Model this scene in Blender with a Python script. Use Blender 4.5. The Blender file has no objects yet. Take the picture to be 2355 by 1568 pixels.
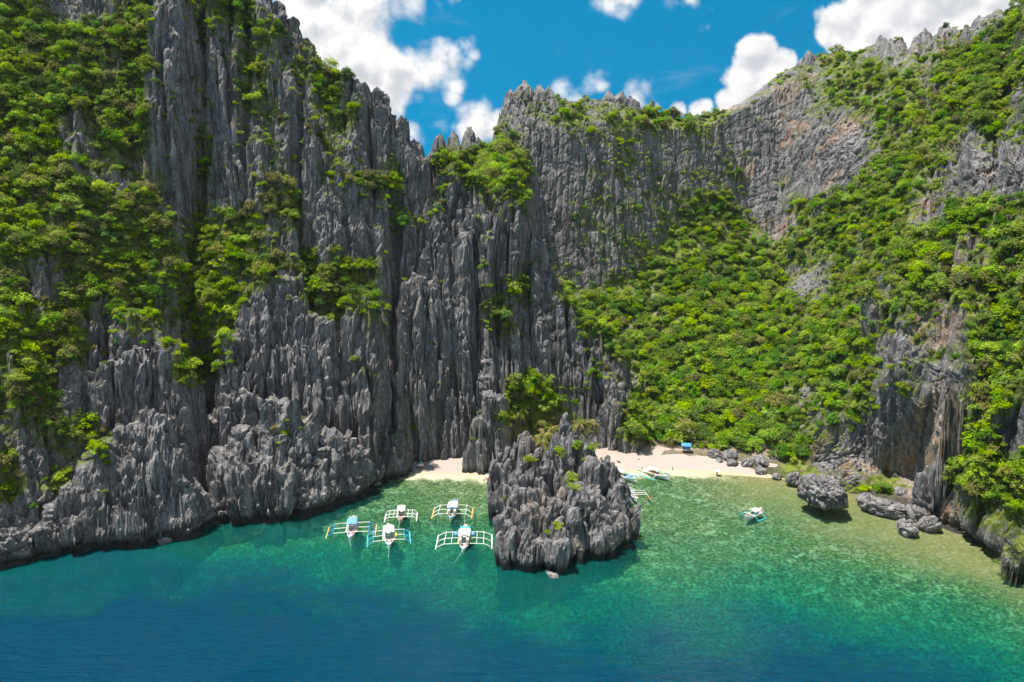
import bpy, math, random
import numpy as np
from mathutils import Vector, Matrix

random.seed(7)
RNG = np.random.default_rng(11)
SC = bpy.context.scene
COL = SC.collection
R = math.radians

# ------------------------------------------------------------------ camera
CAM_H, PITCH = 88.0, R(8.0)
cam_d = bpy.data.cameras.new('camera')
cam_d.sensor_width = 36.0
cam_d.lens = 24.0
cam_d.clip_end = 12000
cam_d.clip_start = 1.0
cam = bpy.data.objects.new('camera', cam_d)
COL.objects.link(cam)
cam.location = (0, 0, CAM_H)
cam.rotation_euler = (math.pi / 2 - PITCH, 0, 0)
SC.camera = cam

# ------------------------------------------------------------------ sun, exposure
SUN_DIR = Vector((-0.28, -0.05, 0.95)).normalized()          # towards the sun
sun_d = bpy.data.lights.new('sun', 'SUN')
sun_d.energy = 5.0
sun_d.angle = R(0.5)
sun_d.color = (1.0, 0.955, 0.88)
sun = bpy.data.objects.new('sun', sun_d)
COL.objects.link(sun)
sun.location = (-300, 100, 600)
sun.rotation_euler = (-SUN_DIR).to_track_quat('-Z', 'Y').to_euler()
SC.view_settings.view_transform = 'Standard'
SC.view_settings.look = 'None'
SC.view_settings.gamma = 1.0
SC.view_settings.exposure = 1.0
SC.view_settings.use_curve_mapping = False
SC.render.engine = 'CYCLES'
SC.cycles.max_bounces = 5
SC.cycles.diffuse_bounces = 3
SC.cycles.transparent_max_bounces = 8
SC.cycles.use_denoising = True

FPX = 1177 / 0.75       # focal length in the units of the 2354 x 1568 plan the measures below use
CP, SP = math.cos(PITCH), math.sin(PITCH)


def view_dir(px, py):
    a = (px - 1177) / FPX
    b = (784 - py) / FPX
    return Vector((a, CP + b * SP, -SP + b * CP)).normalized()


# ------------------------------------------------------------------ node helpers
class NT:
    def __init__(self, tree):
        self.t = tree

    def n(self, kind, **kw):
        nd = self.t.nodes.new(kind)
        for k, v in kw.items():
            setattr(nd, k, v)
        return nd

    def link(self, a, b):
        self.t.links.new(a, b)

    def put(self, sock, v):
        if isinstance(v, bpy.types.NodeSocket):
            self.link(v, sock)
        else:
            sock.default_value = v

    def math(self, op, a, b=0.0, c=0.0, clamp=False):
        nd = self.n('ShaderNodeMath', operation=op, use_clamp=clamp)
        self.put(nd.inputs[0], a)
        self.put(nd.inputs[1], b)
        self.put(nd.inputs[2], c)
        return nd.outputs[0]

    def vmath(self, op, a, b=(0, 0, 0), scale=1.0):
        nd = self.n('ShaderNodeVectorMath', operation=op)
        self.put(nd.inputs[0], a)
        self.put(nd.inputs[1], b)
        if op == 'SCALE':
            self.put(nd.inputs['Scale'], scale)
        return nd.outputs['Value'] if op in ('LENGTH', 'DISTANCE', 'DOT_PRODUCT') else nd.outputs['Vector']

    def mix(self, f, a, b, blend='MIX'):
        nd = self.n('ShaderNodeMix', data_type='RGBA', blend_type=blend)
        self.put(nd.inputs['Factor'], f)
        self.put(nd.inputs[6], a)
        self.put(nd.inputs[7], b)
        return nd.outputs[2]

    def noise(self, vec, scale, detail=4.0, rough=0.55, dist=0.0, out='Fac'):
        nd = self.n('ShaderNodeTexNoise')
        if vec is not None:
            self.link(vec, nd.inputs['Vector'])
        self.put(nd.inputs['Scale'], scale)
        nd.inputs['Detail'].default_value = detail
        nd.inputs['Roughness'].default_value = rough
        nd.inputs['Distortion'].default_value = dist
        return nd.outputs[out]

    def voronoi(self, vec, scale, feature='F1', out='Distance', smooth=None):
        nd = self.n('ShaderNodeTexVoronoi', feature=feature)
        if vec is not None:
            self.link(vec, nd.inputs['Vector'])
        self.put(nd.inputs['Scale'], scale)
        if smooth is not None:
            nd.inputs['Smoothness'].default_value = smooth
        return nd.outputs[out]

    def ramp(self, v, a, b, lo=0.0, hi=1.0, smooth=True):
        nd = self.n('ShaderNodeMapRange')
        nd.interpolation_type = 'SMOOTHSTEP' if smooth else 'LINEAR'
        self.put(nd.inputs['Value'], v)
        self.put(nd.inputs['From Min'], a)
        self.put(nd.inputs['From Max'], b)
        self.put(nd.inputs['To Min'], lo)
        self.put(nd.inputs['To Max'], hi)
        return nd.outputs['Result']

    def attr(self, name, out='Fac'):
        return self.n('ShaderNodeAttribute', attribute_name=name).outputs[out]


def rgb(r, g, b):
    return (r, g, b, 1.0)


def new_mat(name):
    m = bpy.data.materials.new(name)
    m.use_nodes = True
    m.node_tree.nodes.clear()
    t = NT(m.node_tree)
    out = t.n('ShaderNodeOutputMaterial')
    return m, t, out


def pbsdf(t, color, rough=0.8, normal=None, spec=0.3):
    b = t.n('ShaderNodeBsdfPrincipled')
    t.put(b.inputs['Base Color'], color)
    t.put(b.inputs['Roughness'], rough)
    b.inputs['Specular IOR Level'].default_value = spec
    if normal is not None:
        t.link(normal, b.inputs['Normal'])
    return b


def bump(t, h, strength=0.5, dist=1.0):
    b = t.n('ShaderNodeBump')
    b.inputs['Strength'].default_value = strength
    b.inputs['Distance'].default_value = dist
    t.link(h, b.inputs['Height'])
    return b.outputs['Normal']


# ------------------------------------------------------------------ world: blue sky with fair-weather clouds
world = bpy.data.worlds.new('World')
SC.world = world
world.use_nodes = True
world.node_tree.nodes.clear()
w = NT(world.node_tree)
wo = w.n('ShaderNodeOutputWorld')
bg = w.n('ShaderNodeBackground')
w.link(bg.outputs[0], wo.inputs['Surface'])
tc = w.n('ShaderNodeTexCoord').outputs['Generated']
sky = w.n('ShaderNodeTexSky', sky_type='NISHITA')
sky.sun_disc = False
sky.sun_elevation = math.asin(SUN_DIR.z)
sky.sun_rotation = math.atan2(SUN_DIR.x, SUN_DIR.y)
sky.altitude = 0
sky.air_density = 1.0
sky.dust_density = 0.2
sky.ozone_density = 3.0
# clear tropical air: the sky keeps its deep blue almost down to the hills
lift = w.vmath('NORMALIZE', w.vmath('ADD', w.vmath('MULTIPLY', tc, (1, 1, 0.9)), (0, 0, 0.42)))
w.link(lift, sky.inputs['Vector'])
hsv = w.n('ShaderNodeHueSaturation')
hsv.inputs['Saturation'].default_value = 1.55
hsv.inputs['Hue'].default_value = 0.472
hsv.inputs['Value'].default_value = 0.86
w.link(sky.outputs[0], hsv.inputs['Color'])
skycol = hsv.outputs[0]
# cloud added over the unseen rest of the sky to whiten ambient light
# cloud field: (px, py, radius, weight)
CLOUDS = [(700, -10, 110, 1), (780, 70, 110, 1), (850, 140, 100, 1), (920, 180, 80, 1), (1000, 160, 70, 1),
          (1030, 205, 45, .9), (950, 20, 55, .65), (1030, 0, 50, .6), (880, 250, 75, .9), (1000, 270, 60, .62), (940, 320, 60, .9),
          (1090, 290, 62, .95), (1140, 300, 50, .9), (1080, 105, 30, .5),
          (1310, 190, 60, .50), (1390, 180, 34, .40), (1470, 235, 60, .52), (1415, -6, 46, .55), (1600, 30, 80, .22),
          (1745, 130, 48, 1.1), (1725, 185, 60, 1.1), (1780, 160, 50, 1.1), (1700, 240, 55, 1.1), (1610, 252, 34, 1), (1560, 252, 26, .9), (1810, 140, 28, .9),
          (1950, 60, 60, 1.1), (2040, 20, 100, 1.1), (2150, 10, 120, 1.1), (2280, 0, 120, 1.1), (1925, 100, 30, 1), (2370, -20, 120, 1.1),
          (560, -260, 200, .9), (1700, -420, 220, .9), (2600, -150, 200, 1), (2900, 60, 260, 1), (-300, -200, 260, .9), (-700, 200, 300, .9), (1100, -700, 250, .8)]
acc = None
for px, py, r, wt in CLOUDS:
    d = view_dir(px, py)
    ang = r / FPX
    dist = w.vmath('DISTANCE', tc, tuple(d))
    f = w.ramp(dist, ang * 1.5, ang * 0.25, 0.0, wt, smooth=True)
    acc = f if acc is None else w.math('MAXIMUM', acc, f)


fld = w.noise(tc, 1.7, 2, .5)
ahead = w.vmath('DISTANCE', tc, tuple(view_dir(1177, 300)))
acc = w.math('MAXIMUM', acc, w.math('MULTIPLY', w.ramp(fld, .38, .56), w.ramp(ahead, .85, 1.1)))  # surrounding cloud, out of view, added as white fill


def cloud_noise(off):
    v = w.vmath('ADD', tc, off)
    n1 = w.noise(v, 14, 6, .58, .15)
    vo = w.voronoi(v, 34, 'F1')
    return w.math('SUBTRACT', n1, w.math('MULTIPLY', vo, .30))


n0 = cloud_noise((0, 0, 0))
sd = SUN_DIR * 0.016
n1 = cloud_noise((sd.x - .004, sd.y, sd.z))
dens = w.math('ADD', acc, w.math('MULTIPLY', w.math('SUBTRACT', n0, .36), 1.9))
sxyz = w.n('ShaderNodeSeparateXYZ')
w.link(tc, sxyz.inputs[0])
soft = w.ramp(sxyz.outputs[0], .27, .12, .3, 1.0)
alpha = w.ramp(dens, w.math('SUBTRACT', .34, w.math('MULTIPLY', soft, .10)), w.math('ADD', .62, w.math('MULTIPLY', soft, .30)))
alpha = w.math('MULTIPLY', alpha, w.ramp(acc, .02, .3))
relief = w.math('SUBTRACT', n0, n1)
wsp = w.noise(w.vmath('MULTIPLY', w.vmath('ADD', tc, (0, 0, .0)), (5, 5, 13)), 1.1, 6, .6, .9)
wm = w.math('MULTIPLY', w.ramp(wsp, .56, .80, 0, .26), w.ramp(sxyz.outputs[2], .12, .3))
alpha = w.math('MAXIMUM', alpha, wm)
shade = w.ramp(w.math('ADD', w.math('MULTIPLY', relief, 2.2), w.math('MULTIPLY', w.math('SUBTRACT', dens, .7), -.28)), -.55, .32)
cl = w.mix(shade, rgb(3.5, 3.6, 3.85), rgb(6.0, 5.9, 5.85))  # sunlit and shaded sides of the clouds painted into their colour
w.link(w.mix(alpha, skycol, cl), bg.inputs['Color'])
bg.inputs['Strength'].default_value = 0.092
world.cycles.sample_map_resolution = 512

# ------------------------------------------------------------------ noise toolbox
f32 = np.float32


def hash2(ix, iy, seed):
    h = (ix.astype(np.int64) * 374761393 + iy.astype(np.int64) * 668265263 + seed * 2147483647 + 1013904223) & 0xFFFFFFFF
    h = ((h ^ (h >> 13)) * 1274126177) & 0xFFFFFFFF
    h = ((h ^ (h >> 16)) * 2246822519) & 0xFFFFFFFF
    h = h ^ (h >> 15)
    return (h & 0xFFFFFF).astype(f32) / f32(0x1000000)


def perlin(x, y, seed=0):
    x = np.asarray(x, f32)
    y = np.asarray(y, f32)
    x0 = np.floor(x)
    y0 = np.floor(y)
    fx = x - x0
    fy = y - y0
    ix = x0.astype(np.int64)
    iy = y0.astype(np.int64)
    u = fx * fx * fx * (fx * (fx * 6 - 15) + 10)
    v = fy * fy * fy * (fy * (fy * 6 - 15) + 10)

    def g(dx, dy):
        a = hash2(ix + dx, iy + dy, seed) * f32(2 * math.pi)
        return np.cos(a) * (fx - dx) + np.sin(a) * (fy - dy)
    a = g(0, 0)
    b = g(1, 0)
    c = g(0, 1)
    d = g(1, 1)
    return (a + u * (b - a) + v * (c - a) + u * v * (a - b - c + d)) * f32(1.5)


def fbm(x, y, seed=0, oct=4, gain=.5):
    s = 0
    a = 1.0
    f = 1.0
    for i in range(oct):
        s = s + a * perlin(x * f, y * f, seed + i * 17)
        a *= gain
        f *= 2.03
    return s


def worley(x, y, seed=0):
    """F1, F2, random of the nearest cell"""
    x = np.asarray(x, f32)
    y = np.asarray(y, f32)
    ix = np.floor(x).astype(np.int64)
    iy = np.floor(y).astype(np.int64)
    f1 = np.full(x.shape, 9, f32)
    f2 = np.full(x.shape, 9, f32)
    rid = np.zeros(x.shape, f32)
    for dx in (-1, 0, 1):
        for dy in (-1, 0, 1):
            cx = ix + dx
            cy = iy + dy
            px = cx + hash2(cx, cy, seed)
            py = cy + hash2(cx, cy, seed + 1)
            d = np.sqrt((px - x) ** 2 + (py - y) ** 2).astype(f32)
            r = hash2(cx, cy, seed + 2)
            m = d < f1
            f2 = np.where(m, f1, np.minimum(f2, d))
            rid = np.where(m, r, rid)
            f1 = np.where(m, d, f1)
    return f1, f2, rid


def sstep(a, b, x):
    t = np.clip((x - a) / (b - a), 0, 1)
    return t * t * (3 - 2 * t)


def box_blur(a, n, axis):
    if n < 1:
        return a
    pad = [(0, 0)] * a.ndim
    pad[axis] = (n, n)
    p = np.pad(a, pad, mode='edge')
    c = np.cumsum(p, axis=axis, dtype=np.float64)
    z = np.zeros_like(np.take(c, [0], axis=axis))
    c = np.concatenate([z, c], axis=axis)
    k = 2 * n + 1
    L = a.shape[axis]
    hi = np.take(c, range(k, k + L), axis=axis)
    lo = np.take(c, range(0, L), axis=axis)
    return ((hi - lo) / k).astype(f32)


def ray_z(py, Y):
    b = (784 - py) / FPX
    t = Y / (CP + b * SP)
    return CAM_H + t * (-SP + b * CP)


def unproj_Y(px, py, Y):
    """point on the sight line of (px, py) at distance Y north of the camera"""
    a = (px - 1177) / FPX
    b = (784 - py) / FPX
    t = Y / (CP + b * SP)
    return np.array([a * t, Y, CAM_H + t * (-SP + b * CP)])


def ground(px, py, z=0.0):
    a = (px - 1177) / FPX
    b = (784 - py) / FPX
    t = (CAM_H - z) / (SP - b * CP)
    return np.array([a * t, t * (CP + b * SP), z])


def project(x, y, z):
    dep = y * CP - (z - CAM_H) * SP
    up = y * SP + (z - CAM_H) * CP
    dep = np.maximum(dep, 1.0)
    return 1177 + FPX * x / dep, 784 - FPX * up / dep, dep


# ------------------------------------------------------------------ how much growth covers each patch of the hillsides (0 bare rock .. 9 closed canopy)
VEG = [
    "883224733578000000000000000000000000000000000005",
    "996778821445740000000000000000000000000002113256",
    "997977811435446000000000000000000000005642336875",
    "999874821436537750000000000000000000444667558888",
    "999998721436535731000000525521440002236775858885",
    "998379831425533662100003267567886642135558868886",
    "967259841524433631110477423556546441123237677375",
    "988458553622442431515899712356435452221148786232",
    "999954453622551566614578812445545562531478863221",
    "999976852522683233444144715546559961277888736877",
    "999999963799562111551120213664569994277878758888",
    "978789985798434211321241132456579998688878888488",
    "844799866867747677211122542234699999765767986588",
    "834789846898417885121123616476899999934885786788",
    "957737855895014666211136514988999999977847875788",
    "869812744661001224111125401699999999999965453688",
    "796831016450000101000002100159999999999884355688",
    "584321009950000044021501441433899999999685553689",
    "695221000100000100131112895214799999957873652788",
    "577431000010121100123126898327998999956773322784",
    "336662001000232100221134995418997999984622112774",
    "514430000000020000031000000000002699991311032886",
    "726300000000000000000000000000000026782337215798",
    "511030000000000000000000000000000000000172013888",
    "000000000000000000000000000000000000000000011588",
    "000000000000000000000000000000000000000000000255",
]
VG = np.array([[int(c) for c in r] for r in VEG], f32)
VG[6, 21:23] = 2
VG /= 9.0
VG[4:22, 36:] = np.clip(VG[4:22, 36:] - .13, 0, 1)          # the right walls show rock between the growth
VG[3:12, 24:35] = np.clip(VG[3:12, 24:35] - .09, 0, 1)


def veg_at(px, py):
    u = np.clip(px / 49.04 - .5, 0, 46.999)
    v = np.clip(py / 49.0 - .5, 0, 24.999)
    i = np.floor(u).astype(int)
    j = np.floor(v).astype(int)
    fu = u - i
    fv = v - j
    return ((VG[j, i] * (1 - fu) + VG[j, i + 1] * fu) * (1 - fv) + (VG[j + 1, i] * (1 - fu) + VG[j + 1, i + 1] * fu) * fv).astype(f32)


# ------------------------------------------------------------------ hillside profiles
def prof(front, back):
    return front + back


def Zn(z, Y):
    return ('z', z, Y)


def drop(zc, Yc):
    return [Zn(zc - 45, Yc + 22), Zn(zc - 60, Yc + 60), Zn(50, Yc + 100), Zn(45, Yc + 120), Zn(20, Yc + 150)]


CT = {
    -200: [(1345, 166), (1050, 182), (900, 198), (600, 220), (400, 240), (-200, 292)],
    0: [(1318, 174), (1050, 188), (880, 202), (620, 222), (420, 242), (-150, 292)],
    150: [(1285, 183), (1050, 197), (800, 212), (560, 230), (420, 244), (-120, 295)],
    300: [(1245, 196), (1000, 208), (760, 224), (560, 238), (440, 252), (-100, 298)],
    450: [(1194, 215), (950, 226), (740, 236), (560, 250), (450, 262), (-80, 300)],
    600: [(1190, 213), (940, 227), (710, 240), (570, 256), (460, 267), (-5, 302)],
    700: [(1170, 219), (900, 233), (700, 246), (550, 260), (440, 270), (112, 304)],
    780: [(1150, 227), (880, 242), (700, 254), (560, 265), (440, 275), (200, 305)],
    870: [(1110, 245), (900, 256), (710, 266), (560, 275), (430, 284), (245, 306)],
    930: [(1070, 268), (880, 271), (710, 276), (570, 286), (450, 294), (330, 308)],
    1000: [(1062, 271), (860, 275), (690, 281), (570, 290), (480, 298), (385, 312)],
    1080: [(1062, 270), (860, 274), (690, 283), (560, 293), (480, 301), (440, 306)],
    1140: [(1074, 262), (900, 270), (760, 281), (620, 293), (520, 303), (440, 310)],
    1164: [(1070, 262), (1015, 286), (900, 293), (760, 299), (600, 305), (440, 311)],
    1230: [(1068, 263), (1020, 284), (900, 296), (770, 303), (660, 311), (580, 318)],
    1320: [(1068, 263), (1025, 284), (950, 297), (860, 305), (790, 311), (750, 316)],
    1400: [(1062, 266), (1040, 276), (980, 285), (930, 293), (905, 298), (890, 304)],
    1470: [(1056, 269), (1040, 276), (1020, 283), (1000, 290), (990, 298), (980, 306)],
    1550: [(1042, 274), (1020, 285), (985, 295), (935, 308), (880, 322), (800, 345), (700, 375), (540, 415), (300, 428), (265, 445)],
    1620: [(1050, 271), (1025, 281), (990, 292), (930, 306), (865, 322), (780, 347), (660, 385), (500, 420), (290, 432), (264, 450)],
    1700: [(1070, 262), (1050, 270), (1010, 284), (950, 300), (870, 320), (770, 350), (640, 390), (500, 425), (255, 437), (240, 455)],
    1790: [(1094, 251), (1070, 261), (1015, 276), (945, 292), (870, 312), (770, 342), (670, 380), (560, 410), (205, 440), (168, 458)],
    1880: [(1113, 243), (1070, 253), (1000, 264), (900, 282), (800, 305), (720, 330), (610, 362), (420, 395), (180, 438), (120, 455)],
    1960: [(1135, 234), (1040, 245), (940, 254), (840, 268), (740, 288), (640, 315), (520, 345), (380, 375), (180, 420), (105, 445)],
    2040: [(1165, 223), (1090, 240), (930, 236), (740, 254), (630, 280), (530, 308), (440, 335), (330, 362), (170, 400), (93, 430)],
    2120: [(1195, 212), (1090, 233), (960, 222), (730, 240), (610, 268), (490, 294), (400, 322), (290, 350), (170, 388), (97, 418)],
    2180: [(1225, 201), (1110, 210), (880, 216), (725, 233), (600, 260), (470, 285), (370, 314), (260, 340), (165, 375), (90, 406)],
    2250: [(1270, 187), (1140, 197), (900, 206), (724, 222), (560, 250), (440, 272), (330, 300), (240, 325), (150, 355), (68, 385)],
    2354: [(1345, 167), (1200, 178), (950, 190), (724, 206), (560, 232), (440, 252), (300, 282), (200, 305), (100, 330), (10, 360)],
    2560: [(1490, 141), (1300, 150), (1000, 162), (724, 180), (560, 205), (420, 225), (260, 255), (150, 280), (50, 305), (-60, 340)],
    2800: [(1700, 112), (1400, 122), (1050, 138), (724, 155), (560, 180), (420, 200), (250, 230), (100, 255), (0, 280), (-120, 315)],
}
BACK = {
    1000: [Zn(80, 330), (430, 350), (420, 368), (410, 385)],
    1080: [(445, 322), (430, 345), (412, 368), (395, 390)],
    1140: [(430, 325), (395, 352), (350, 385), (330, 405)],
    1164: [(440, 325), (400, 355), (330, 402), (205, 424)],
    1230: [Zn(70, 340), (590, 395), (300, 407), (205, 422)],
    1320: [(800, 335), (665, 395), (290, 408), (225, 426)],
    1400: [(900, 322), (670, 395), (285, 412), (215, 430)],
    1470: [(960, 325), (640, 400), (290, 418), (248, 436)],
}
keys = sorted(CT)
for px_k in list(CT):
    if px_k <= 1080:
        f_ = CT[px_k]
        for k_, add in ((0, 5 if 60 < px_k < 640 else 0), (1, 15), (2, 15), (3, 10), (4, 5)):
            f_[k_] = (f_[k_][0], f_[k_][1] + add * (1.0 if px_k > 200 else .55 if px_k > 100 else 0))
NODES = []          # control columns: 12 nodes of (q, Y, Z)
for px in keys:
    fr = CT[px]
    pts = []
    Y0 = fr[0][1]
    full = list(fr)
    if len(fr) == 6:
        if px in BACK:
            full += BACK[px]
            yl = full[-1][1]
            full += [Zn(60, yl + 60)]
        else:
            zc = ray_z(*fr[-1])
            full += drop(zc, fr[-1][1])
    else:
        full += [Zn(ray_z(*fr[-1]) - 60, fr[-1][1] + 70)]
    # foot below the water or the sand
    full = [Zn(-14, Y0 - 44), Zn(-9, Y0 - 3.5)] + full
    for nd in full:
        if nd[0] == 'z':
            z, Y = nd[1], nd[2]
            a = (px - 1177) / FPX
            dep = Y * CP - (z - CAM_H) * SP
            pts.append((a * dep / Y, Y, z))
        else:
            p = unproj_Y(px, nd[0], nd[1])
            pts.append((p[0] / p[1], p[1], p[2]))
    NODES.append(pts)
NODES = np.array(NODES)       # (ncol, 12, 3)

C_N = 1240
ROWS = [84, 16, 84, 84, 84, 80, 104, 44, 90, 104, 36, 14]
q = np.linspace(-0.92, 0.92, C_N)
# denser columns in the middle of the bay are not needed: even spacing
K = NODES.shape[1]
YK = np.zeros((K, C_N))
ZK = np.zeros((K, C_N))
for k in range(K):
    YK[k] = np.interp(q, NODES[:, k, 0], NODES[:, k, 1])
    ZK[k] = np.interp(q, NODES[:, k, 0], NODES[:, k, 2])
    YK[k] = box_blur(YK[k][None], 6, 1)[0]
    ZK[k] = box_blur(ZK[k][None], 6, 1)[0]
rowsY, rowsZ = [], []
for k, n in enumerate(ROWS):
    s = (np.arange(n) / n)[:, None]
    rowsY.append(YK[k] * (1 - s) + YK[k + 1] * s)
    rowsZ.append(ZK[k] * (1 - s) + ZK[k + 1] * s)
rowsY.append(YK[-1][None])
rowsZ.append(ZK[-1][None])
Y = np.concatenate(rowsY).astype(f32)
Z = np.concatenate(rowsZ).astype(f32)
Y = box_blur(Y, 5, 0)
Z = box_blur(Z, 5, 0)
X = (q[None, :] * Y).astype(f32)
Z0 = Z.copy()

rib = 1 - 2 * np.abs(perlin(X / Y * 21 + fbm(X * .02, Y * .02, 17, 2) * .5, Y * .012, 18))
rib2 = 1 - 2 * np.abs(perlin(X / Y * 52 + fbm(X * .03, Y * .03, 19, 2) * .6, Y * .02, 20))
rg_ = np.maximum(sstep(.46, .60, X / Y), sstep(-.22, -.36, X / Y)) * sstep(6, 26, Z)
Z = (Z + (rib * 7.5 + rib2 * 4.0) * rg_).astype(f32)

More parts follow.
